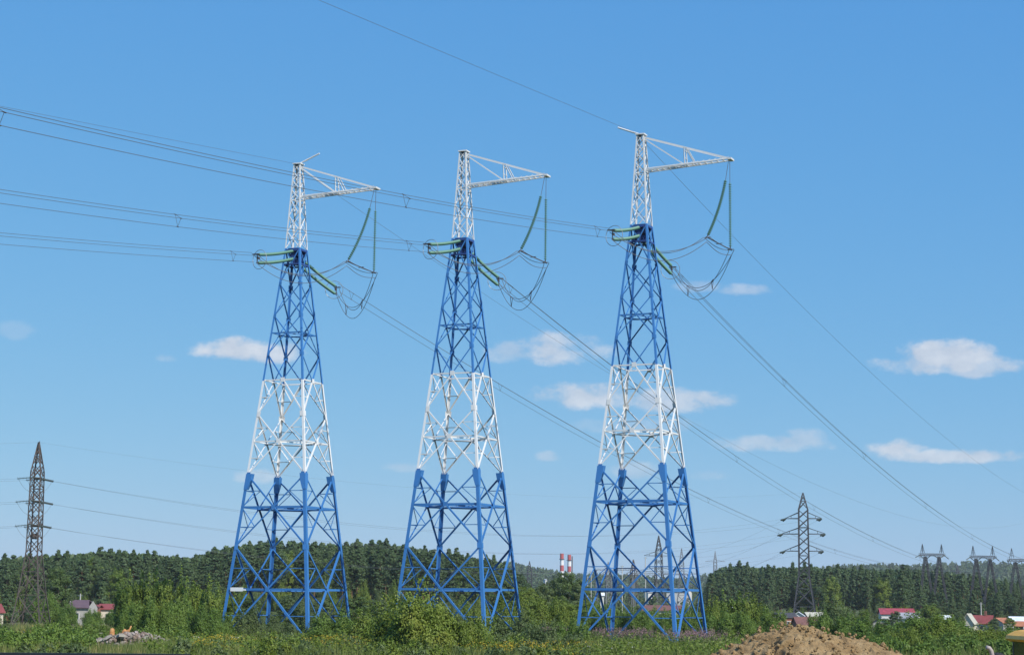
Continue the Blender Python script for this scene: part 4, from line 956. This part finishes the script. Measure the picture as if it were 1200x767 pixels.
for u, vt, w in ((965, 720, 46), (992, 722, 50), (1010, 728, 36)):
    put(B['green'], u, 178, vt, w, 3, 5, 'bright green bush in front of the round willow bush', 'bushes behind the dirt mound')
put(BROAD[2], 1086, 385, 709, 30, 10, 6, 'small bright tree between the crimson roof and the cream gable', name='broadleaf_tree', cat='tree')
put(BROAD[1], 1046, 395, 716, 20, 10, 6, 'small dark tree in front of the grey arched hangar', name='broadleaf_tree', cat='tree')
for u, vt in ((1010, 714), (1112, 722), (1120, 718), (1160, 726), (1178, 730), (898, 718), (1004, 722), (1098, 724)):
    put(BROAD[int(g.integers(3))], u, 395 + g.uniform(-8, 8), vt, 15, 10, 6, 'small garden tree among the houses at the right', 'garden trees at the right', 'broadleaf_tree', 'tree')
for u, Y, vt, w, k in ((1036, 150, 728, 78, 'green'), (1072, 148, 721, 86, 'green'), (1098, 146, 726, 72, 'willow'), (1125, 150, 730, 70, 'green'), (1150, 146, 735, 66, 'willow'), (1178, 148, 737, 62, 'green'), (1205, 150, 736, 66, 'green'), (1060, 136, 738, 70, 'willow'), (1112, 134, 742, 76, 'green'), (1016, 140, 742, 50, 'green')):
    put(B[k], u, Y, vt, w, 3, 5, 'bush in the thicket between the dirt mound and the yellow cab', 'thicket right of the dirt mound')

for (U, Yb, V0, st, lab, grp) in (((-60, 640), 425, 700, 15, 'low bush along the foot of the left-hand wood', 'undergrowth of the left-hand wood'), ((826, 1250), 528, 712, 13, 'low bush along the foot of the right-hand wood', 'undergrowth of the right-hand wood')):
    u = U[0]
    while u < U[1]:
        Y = Yb + g.uniform(-10, 14); put(B[('grey', 'round', 'willow')[int(g.integers(3))]], u, Y, V0 + g.uniform(-5, 6) - (10 if 250 < u < 470 else 0), 26, 3, 5, lab, grp); u += st * g.uniform(.7, 1.3)
# ------------------------------------------------------------------ grass, weeds and flowers
def blades(n, ylo, yhi, ulo, uhi, hlo, hhi, wd, seed, patch=None):
    g = np.random.default_rng(seed); Y = 1 / g.uniform(1 / yhi, 1 / ylo, n); u = g.uniform(ulo, uhi, n); x = xat(u, Y)
    if patch is not None:
        k = patch(u, x, Y) > g.uniform(0, 1, n); x, Y = x[k], Y[k]; n = len(x)
    P = np.stack([x, Y, T(x, Y) - .03], 1); a = g.uniform(0, 2 * np.pi, n); h = g.uniform(hlo, hhi, n) * (.35 + 1.0 * np.clip(.5 + .5 * np.sin(x * .5 + 2 * np.sin(Y * .13)) * np.sin(Y * .31 + x * .2) + g.normal(size=n) * .15, 0, 1.2))
    ln = g.normal(size=(n, 2)) * .22; d = np.stack([np.cos(a), np.sin(a), 0 * a], 1) * wd
    tip = P + np.stack([ln[:, 0] * h, ln[:, 1] * h, h], 1)
    V = np.stack([P - d, P + d, tip], 1).reshape(-1, 3); return V, np.arange(n * 3).reshape(-1, 3), tip
V, F, _ = blades(150000, 92, 270, -60, 1260, .35, .85, .035, 21); tag(link('meadow_grass', np_mesh('meadow_grass', V, F, L_WEED)), 'tall green meadow grass around the towers', 'grass', None, 'stuff')
def drypatch(u, x, Y): return ((np.sin(x * .13 + 2) * np.sin(Y * .11 + 1)) > .35) * .8 + ((u > 980) & (Y > 155)) * .9
V, F, _ = blades(120000, 94, 390, -60, 1260, .4, .8, .04, 22, drypatch); tag(link('dry_grass', np_mesh('dry_grass', V, F, L_DRY)), 'straw-coloured dry grass in patches of the meadow', 'grass', None, 'stuff')
def weeds(name, label, cat, mt, n, boxes, seed, hlo, hhi, hs, per, spread, tall, stem=L_BUSHD):
    """stems with a head of small petals each, gathered in patches (u0, u1, Y0, Y1)"""
    g = np.random.default_rng(seed); Vs, Vh = [], []
    for (u0, u1, y0, y1) in boxes:
        u = g.normal((u0 + u1) / 2, (u1 - u0) / 3.2, n); Y = g.uniform(y0, y1, n); x = xat(u, Y); z = T(x, Y); h = g.uniform(hlo, hhi, n); P = np.stack([x, Y, z + h], 1)
        C = (P[:, None, :] + g.normal(size=(n, per, 3)) * np.array([spread, spread, tall])).reshape(-1, 3); Vh.append(leaf_quads(C, hs, g, .8)[0])
        C = (np.stack([x, Y, z], 1)[:, None, :] + g.normal(size=(n, 14, 3)) * np.array([.09, .09, .0]) + np.stack([0 * h, 0 * h, h], 1)[:, None, :] * g.uniform(.1, .9, (n, 14, 1))).reshape(-1, 3); Vs.append(leaf_quads(C, .16, g, .35)[0])
    V = np.concatenate(Vh); o = link(name, np_mesh(name, V, np.arange(len(V)).reshape(-1, 4), mt)); tag(o, label, cat, None, 'stuff')
    V = np.concatenate(Vs); q = link('leaves', np_mesh('leaves', V, np.arange(len(V)).reshape(-1, 4), stem), o)
weeds('fireweed', 'pink fireweed in bloom around the feet of the rightmost tower', 'weeds', M_PINK, 330, [(690, 780, 150, 172), (790, 842, 138, 160), (640, 664, 150, 160)], 31, .7, 1.3, .075, 14, .05, .16)
weeds('yellow_weeds', 'yellow flowering weeds in front of the bushes and tower feet', 'weeds', M_YEL, 110, [(225, 300, 102, 116), (590, 690, 97, 106), (370, 430, 104, 112), (40, 75, 150, 165), (560, 640, 96, 102)], 32, .5, 1.15, .065, 7, .12, .06)
M_UMB = leaf_mat('white_umbel_flowers', (.50, .50, .44), (.62, .62, .55), .1)
weeds('white_weeds', 'scattered white umbels in the rough grass at the left', 'weeds', M_UMB, 14, [(0, 120, 112, 150), (200, 300, 115, 130), (640, 760, 106, 118)], 33, .5, 1.0, .055, 7, .09, .02)
def low(u, x, Y): return .5 + .5 * np.sin(x * .9) * np.sin(Y * .7)
gg = np.random.default_rng(44); n = 15000; Y = 1 / gg.uniform(1 / 185, 1 / 96, n); u = gg.uniform(180, 900, n); x = xat(u, Y); k = (np.sin(x * .55 + 1) * np.sin(Y * .33) + .35 > gg.uniform(-.3, 1, n)); x, Y = x[k], Y[k]
C = (np.stack([x, Y, T(x, Y)], 1)[:, None, :] + gg.normal(size=(len(x), 9, 3)) * np.array([.14, .14, .0]) + np.abs(gg.normal(size=(len(x), 9, 1))) * np.array([0, 0, .42])).reshape(-1, 3)
V, F = leaf_quads(C, .17, gg, .5); tag(link('leafy_weeds', np_mesh('leafy_weeds', V, F, L_BUSH)), 'knee-high leafy weeds covering the ground between the bushes', 'weeds', None, 'stuff')

def carpet(name, label, src, n, u0, u1, y0, y1, h0, h1, seed):
    g = np.random.default_rng(seed); me = [c for c in src.children if c.name.startswith('foliage')][0].data; V0 = np.empty(len(me.vertices) * 3, np.float32); me.vertices.foreach_get('co', V0); V0 = V0.reshape(-1, 4, 3); out = []
    for i in range(n):
        Y = 1 / g.uniform(1 / y1, 1 / y0); u = g.uniform(u0, u1); x = xat(u, Y); h = g.uniform(h0, h1)
        if 112 < u < 216 and Y < 133: continue
        if (u > 690 or 225 < u < 320) and u < 930: h *= .5
        k = h / 3 * g.uniform(.7, 1.3); a = g.uniform(0, 6.28)
        Q = V0[g.uniform(size=len(V0)) < .14]; c = Q.mean(1, keepdims=True); q = (Q - c) * 1.0 + c * np.array([k, k, h / 3]); R = np.array([[math.cos(a), -math.sin(a), 0], [math.sin(a), math.cos(a), 0], [0, 0, 1]]); out.append(q @ R.T + np.array([x, Y, Tz(x, Y)]))
    V = np.concatenate(out).reshape(-1, 3); tag(link(name, np_mesh(name, V, np.arange(len(V)).reshape(-1, 4), me.materials[0])), label, 'scrub', None, 'stuff')
carpet('scrub', 'grey-green scrub and tall weeds across the near meadow', B['grey'], 120, 200, 880, 94, 150, .4, 1.2, 81)
carpet('scrub', 'yellow-green scrub and tall weeds across the near meadow', B['willow'], 150, 190, 860, 94, 150, .4, 1.1, 82)
carpet('scrub', 'bright green low scrub at the sides of the near meadow', B['green'], 110, -30, 265, 98, 180, .5, 1.4, 83)
carpet('scrub', 'dull grey-green weeds along the near edge of the meadow', B['grey'], 150, -50, 860, 90, 106, .25, .75, 86)
carpet('scrub', 'olive weeds along the near edge of the meadow', B['willow'], 170, -50, 860, 90, 106, .25, .8, 87)
carpet('scrub', 'bright green low scrub right of the dirt mound', B['green'], 50, 980, 1220, 100, 150, .5, 1.2, 84)
carpet('scrub', 'mixed scrub between the towers and the bushes behind them', B['willow'], 90, 240, 900, 165, 215, .8, 1.8, 85)

# ------------------------------------------------------------------ dirt, rubble, machine, fence
def hash_noise(P, sc_, seed):
    """value noise on points (N,3)"""
    Q = P * sc_ + seed * 17.3; i = np.floor(Q).astype(np.int64); f = Q - i; f = f * f * (3 - 2 * f); out = 0
    for dx in (0, 1):
        for dy in (0, 1):
            for dz in (0, 1):
                h = (i[:, 0] + dx) * 374761393 + (i[:, 1] + dy) * 668265263 + (i[:, 2] + dz) * 2147483647; h = (h ^ (h >> 13)) * 1274126177; h = ((h ^ (h >> 16)) & 0xffff) / 65535.
                out = out + h * np.where(dx, f[:, 0], 1 - f[:, 0]) * np.where(dy, f[:, 1], 1 - f[:, 1]) * np.where(dz, f[:, 2], 1 - f[:, 2])
    return out - .5
def dirt_b(t, b):
    c = t.new('ShaderNodeTexCoord'); a = t.noise(c.outputs['Object'], 1.1, 6, .65); d = t.noise(c.outputs['Object'], 7, 6, .75)
    col = t.ramp(a, [(.3, (.24, .15, .072)), (.5, (.37, .25, .125)), (.7, (.46, .335, .18))]); col = t.mix(t.m('MULTIPLY', t.smooth(d, .5, .8), .5), col, (.19, .125, .065)); t.put(b.inputs['Base Color'], col)
    bp = t.new('ShaderNodeBump'); bp.inputs['Strength'].default_value = 1; bp.inputs['Distance'].default_value = .16; t.put(bp.inputs['Height'], d); t.put(b.inputs['Normal'], bp.outputs[0])
M_DIRT = mat('sandy_clay', dirt_b, rough=.95, spec=.1)
def mound(name, label, cat, cx, cy, W, D, shape, seed, rough=1.0, n=(240, 130)):
    xs = np.linspace(-W / 2, W / 2, n[0]); ys = np.linspace(-D / 2, D / 2, n[1]); X, Yv = np.meshgrid(xs, ys); H = shape(X, Yv); P = np.stack([X.ravel() + cx, Yv.ravel() + cy, 0 * X.ravel()], 1)
    k = np.clip(H.ravel() / .5, 0, 1); z = H.ravel() + k * rough * (.35 * hash_noise(P, .9, seed) + .26 * np.abs(hash_noise(P, 2.3, seed + 1)) + .20 * hash_noise(P, 5.5, seed + 2) + .16 * np.maximum(0, hash_noise(P, 9, seed + 3)))
    gl = np.abs(np.sin(P[:, 0] * 2.3 + 1.2 * np.sin(P[:, 1] * .8) + 3 * hash_noise(P, .7, 9))); z = z - k * rough * .34 * np.maximum(0, .3 - gl) / .3 * (P[:, 0] < cx - .2)
    jx = hash_noise(P, 3.1, seed + 5) * .3; jy = hash_noise(P, 3.1, seed + 6) * .3
    zb = T(P[:, 0], P[:, 1]); V = np.stack([P[:, 0] - cx + jx, P[:, 1] - cy + jy, np.maximum(z, -.25) + zb - .04], 1); nx = n[0]; I = (np.arange(n[1] - 1)[:, None] * nx + np.arange(nx - 1)[None]).ravel()
    o = link(name, np_mesh(name, V, np.stack([I, I + 1, I + nx + 1, I + nx], -1), M_DIRT, False)); o.location = (cx, cy, 0); return tag(o, label, cat)
MY = 57.0; mx = xat(938, MY)
PU = np.array([785, 820, 838, 866, 890, 912, 940, 960, 975, 1000, 1020, 1040, 1060, 1110]); PV = np.array([775, 770, 760, 747, 733, 729, 729, 732, 738, 741, 746, 757, 768, 785])
pz = np.array([CAM_Z + (hor(a) - b) / F_PX * MY for a, b in zip(PU, PV)]) - .04
def mshape(X, Y):
    crest = np.interp(X + mx, xat(PU, MY), pz, left=0, right=0); d = np.abs(Y) / (2.2 + 2.2 * crest / 2.3 + (Y < 0) * .9)
    return np.maximum(0, crest * (1 - d ** 1.25) )
mound('dirt_mound', 'large heap of bare tan clay and sand in the foreground', 'dirt mound', mx, MY, 15, 14, mshape, 3, .85, (420, 300))
gm = np.random.default_rng(61); mc = MB()
def rock(m, c, r, mt, g):
    bm_v = []; n1, n2 = 5, 7; o = g.uniform(.7, 1.3, 3)
    for i in range(1, n1):
        for j in range(n2):
            a, b = math.pi * i / n1, 2 * math.pi * j / n2; k = r * g.uniform(.72, 1.2); bm_v.append((c[0] + math.sin(a) * math.cos(b) * k * o[0], c[1] + math.sin(a) * math.sin(b) * k * o[1], c[2] + math.cos(a) * k * o[2]))
    t0, t1 = len(bm_v), len(bm_v) + 1; bm_v += [(c[0], c[1], c[2] + r), (c[0], c[1], c[2] - r)]
    fs = [((i) * n2 + j, (i + 1) * n2 + j, (i + 1) * n2 + (j + 1) % n2, i * n2 + (j + 1) % n2) for i in range(n1 - 2) for j in range(n2)] + [(t0, j, (j + 1) % n2) for j in range(n2)] + [(t1, (n1 - 2) * n2 + (j + 1) % n2, (n1 - 2) * n2 + j) for j in range(n2)]
    m.add(bm_v, fs, mt)
for i in range(1100):
    X, Yv = gm.uniform(-5.2, 5.2), gm.uniform(-5, 1.5); h = float(mshape(np.array(X), np.array(Yv)))
    if h > .15: rock(mc, (X, Yv, h + gm.uniform(-.04, .04)), gm.uniform(.02, .065) * (1 + .6 * (gm.uniform() > .96)), M_DIRT, gm)
o = mc.build('clay_clods'); o.location = (mx, MY, 0); tag(o, 'loose clods lying over the heap of tan clay', 'clods', None, 'stuff')
# overgrown sandy bank at the left edge
bx = xat(-22, 128); mound('dirt_bank', 'sandy dirt bank at the left edge of the picture, half overgrown', 'dirt bank', bx, 128, 7, 6, lambda X, Y: np.maximum(0, 1.9 * (1 - (X / 3.2) ** 2 - (Y / 2.8) ** 2)), 5, .4, (90, 80))
# rubble heap with stumps
M_RUB = mat('grey_rubble', color=(.27, .225, .20), rough=.95, vary=.4, vscale=3); M_RUBD = mat('brown_rubble', color=(.18, .13, .10), rough=.95, vary=.4, vscale=3); M_PALE = mat('pale_concrete_chunk', color=(.27, .25, .21), rough=.9, vary=.15)
gr = np.random.default_rng(71); RY = 124; root = empty('rubble_heap', (xat(166, RY), RY, Tz(xat(166, RY), RY)))
m = MB()
for i in range(700):
    X, Yv = gr.normal(0, 1.6), gr.normal(0, .8); k = max(0, 1 - (X / 3.3) ** 2 - (Yv / 1.9) ** 2); 
    if k > 0: rock(m, (X, Yv, .98 * k * gr.uniform(.25, 1) + .02), gr.uniform(.06, .2), M_RUB if gr.uniform() < .6 else M_RUBD, gr)
tag(m.build('debris', root), None, None, None, 'stuff')
for i in range(16):
    m = MB(); X, Yv = gr.uniform(-2.2, 2.2), gr.uniform(-1.1, .2); m.box((0, 0, 0), (gr.uniform(.25, .55), gr.uniform(.2, .4), gr.uniform(.1, .2)), M_PALE); o = m.build('concrete_chunk', root); o.location = (X, Yv, max(.12, .95 * (1 - (X / 3.0) ** 2) * .9)); o.rotation_euler = tuple(gr.uniform(-.7, .7, 3))
tag(root, 'low heap of grey rubble and broken concrete in the grass', 'rubble heap')
def wood_b(t, b):
    c = t.new('ShaderNodeTexCoord'); t.put(b.inputs['Base Color'], t.ramp(t.noise(c.outputs['Object'], 4, 5, .7), [(.3, (.22, .09, .03)), (.5, (.42, .20, .07)), (.7, (.52, .32, .14))]))
M_STUMP = mat('fresh_split_wood', wood_b, rough=.85)
for u, v, hh, lab, kind in ((131, 735.5, .62, 'upright pale orange stump standing left on the rubble heap', 0), (142, 737, .6, 'dark-sided orange stump beside the upright one on the rubble heap', 1), (149.5, 737, .62, 'splintered orange stump with a branch stub nearest the big rubble', 2)):
    p = at(u, v + 5, 126.2); p.z = Tz(p.x, p.y) ; zt = at(u, v, 126.2).z - p.z; m = MB(); lean = (.02, .22, -.2)[kind]; zb = -.1
    m.tube([(0, 0, zb), (lean * .3, 0, zt * .35), (lean, 0, zt * .9), (lean * 1.3, 0, zt)], [.26, .21, .17, .10], M_STUMP, 9)
    for a in range(5): m.tube([(0, 0, .1), (math.cos(a * 1.3) * .3, math.sin(a * 1.3) * .3, -.05)], [.10, .04], M_STUMP, 5)
    if kind: m.tube([(lean * .6, 0, zt * .55), (lean * .6 + .35, 0, zt * (.8 + .2 * kind))], [.09, .05], M_STUMP, 6)
    o = m.build('tree_stump', None, True); o.location = p; tag(o, lab, 'stump', 'stumps on the rubble heap')

# yellow-roofed tractor at the right edge
TYd = 38.0; tx = xat(1187, TYd); M_YCAB = mat('yellow_machine_paint', color=(.85, .42, .02), rough=.45, vary=.12); M_BLK = mat('black_rubber', color=(.018, .018, .02), rough=.8); M_CABF = mat('dark_cab_frame', color=(.03, .03, .032), rough=.5)
def glz(t, b):
    b.inputs['Base Color'].default_value = (.04, .05, .05, 1); b.inputs['Roughness'].default_value = .05; b.inputs['Transmission Weight'].default_value = .55
M_CABG = mat('tinted_cab_glass', glz); rootT = empty('tractor', (tx + .82, TYd, Tz(tx, TYd)), 0); ztop = at(1190, 738.5, TYd).z - rootT.location.z
m = MB(); zr = ztop - .22
ring = lambda w, d, z: [(-w, -d, z), (w, -d, z), (w, d, z), (-w, d, z)]
vs = ring(.80, .80, zr) + ring(.86, .86, zr + .05) + ring(.84, .84, zr + .12) + ring(.70, .70, zr + .21) + ring(.55, .55, zr + .235); fs = [(k * 4 + i, k * 4 + (i + 1) % 4, k * 4 + 4 + (i + 1) % 4, k * 4 + 4 + i) for k in range(4) for i in range(4)] + [(3, 2, 1, 0), (16, 17, 18, 19)]
m.add(vs, fs, M_YCAB); m.lathe((-.45, -.4, zr + .22), (0, 0, 1), [(0, .07), (.03, .07), (.09, .05), (.11, .01)], mat('amber_beacon', color=(.6, .22, .02), rough=.2), 10); m.build('cab_roof', rootT)
for x in (-.72, .72):
    for y in (-.72, .72):
        m = MB(); m.bar((x, y, 1.05), (x * .98, y * .98, zr), .07, .07, M_CABF, (1, 0, 0)); m.build('cab_pillar', rootT)
m = MB(); m.bar((-.28, -.735, 1.05), (-.28, -.725, zr), .045, .045, M_STEEL, (1, 0, 0)); m.build('cab_pillar', rootT)
for (c, s) in (((0, -.73, (1.05 + zr) / 2), (1.36, .015, zr - 1.07)), ((0, .73, (1.05 + zr) / 2), (1.36, .015, zr - 1.07)), ((-.73, 0, (1.05 + zr) / 2), (.015, 1.36, zr - 1.07)), ((.73, 0, (1.05 + zr) / 2), (.015, 1.36, zr - 1.07))):
    m = MB(); m.box(c, s, M_CABG); m.build('cab_window', rootT)
m = MB(); m.box((0, 0, .92), (1.56, 1.56, .24), M_YCAB); m.box((-.0, .1, .62), (1.1, 1.2, .34), M_CABF); m.build('cab_floor', rootT)
m = MB(); m.box((-1.75, 0, 1.05), (1.9, .9, .62), M_YCAB); m.box((-1.75, 0, .62), (2.1, .5, .3), M_CABF); m.build('engine_hood', rootT)
m = MB(); m.box((.05, 0, 1.22), (.5, .5, .12), M_BLK); m.box((.28, 0, 1.5), (.1, .5, .6), M_BLK); m.build('seat', rootT)
xe = xat(1150, TYd) - rootT.location.x; ze = at(1150, 757.5, TYd).z - rootT.location.z
m = MB(); m.tube([(xe + .05, -.25, 1.3), (xe + .05, -.25, ze - .16), (xe + .03, -.25, ze - .07), (xe - .01, -.25, ze - .015), (xe - .07, -.25, ze)], [.045, .045, .045, .045, .045], mat('grey_exhaust_steel', color=(.32, .27, .25), rough=.6, vary=.2), 10); m.build('exhaust_pipe', rootT, True)
xi = xat(1164, TYd) - rootT.location.x; zi = at(1164, 764, TYd).z - rootT.location.z
m = MB(); m.lathe((xi, .1, 1.3), (0, 0, 1), [(0, .04), (zi - 1.44, .04), (zi - 1.43, .13), (zi - 1.34, .15), (zi - 1.31, .08), (zi - 1.30, .01)], M_BLK, 12); m.build('air_intake', rootT, True)
for x, y, r in ((.55, -.85, .72), (.55, .85, .72), (-2.0, -.8, .48), (-2.0, .8, .48)):
    m = MB(); m.lathe((x, y - .17, r), (0, 1, 0), [(0, r * .62), (.01, r * .9), (.06, r), (.28, r), (.33, r * .9), (.34, r * .62)], M_BLK, 24); w_ = m.build('wheel', rootT, True)
    m = MB(); m.lathe((x, y - .19, r), (0, 1, 0), [(0, r * .2), (.01, r * .55), (.37, r * .55), (.38, r * .2)], M_YCAB, 20); m.build('wheel_rim', w_, True)
tag(rootT, 'tractor with a yellow cab roof and bent grey exhaust pipe at the right edge', 'tractor')
# dark sheet fence whose top edge runs along the bottom left
FY = 20.0; root = empty('sheet_fence', (xat(-80, FY), FY, Tz(-6, FY))); x1 = xat(226, FY) - root.location.x
fz0 = at(0, 764.6, FY).z - root.location.z; fz1 = at(226, 766.3, FY).z - root.location.z
M_FEN = mat('black_sheet_steel', color=(.012, .014, .02), rough=.5, vary=.2); zf = lambda x: fz0 + (fz1 - fz0) * x / x1
n = 60; vs = []; m = MB()
for i in range(n + 1):
    x = x1 * i / n; y = .03 if i % 2 else 0
    vs += [(x, y, 0), (x, y, zf(x) - .03), (x, y + .012, 0), (x, y + .012, zf(x) - .03)]
fs = [(4 * i, 4 * i + 4, 4 * i + 5, 4 * i + 1) for i in range(n)] + [(4 * i + 2, 4 * i + 3, 4 * i + 7, 4 * i + 6) for i in range(n)]
m.add(vs, fs, M_FEN); m.build('sheet_panel', root)
m = MB(); m.bar((-.05, .02, zf(0) - .02), (x1 + .05, .02, zf(x1) - .02), .06, .05, M_FEN); m.build('top_rail', root)
for i in range(4):
    m = MB(); x = x1 * i / 3; m.bar((x, .08, 0), (x, .08, zf(x) - .04), .06, .06, M_FEN, (1, 0, 0)); m.build('fence_post', root)
tag(root, 'black sheet metal fence whose top edge shows along the bottom left', 'fence')
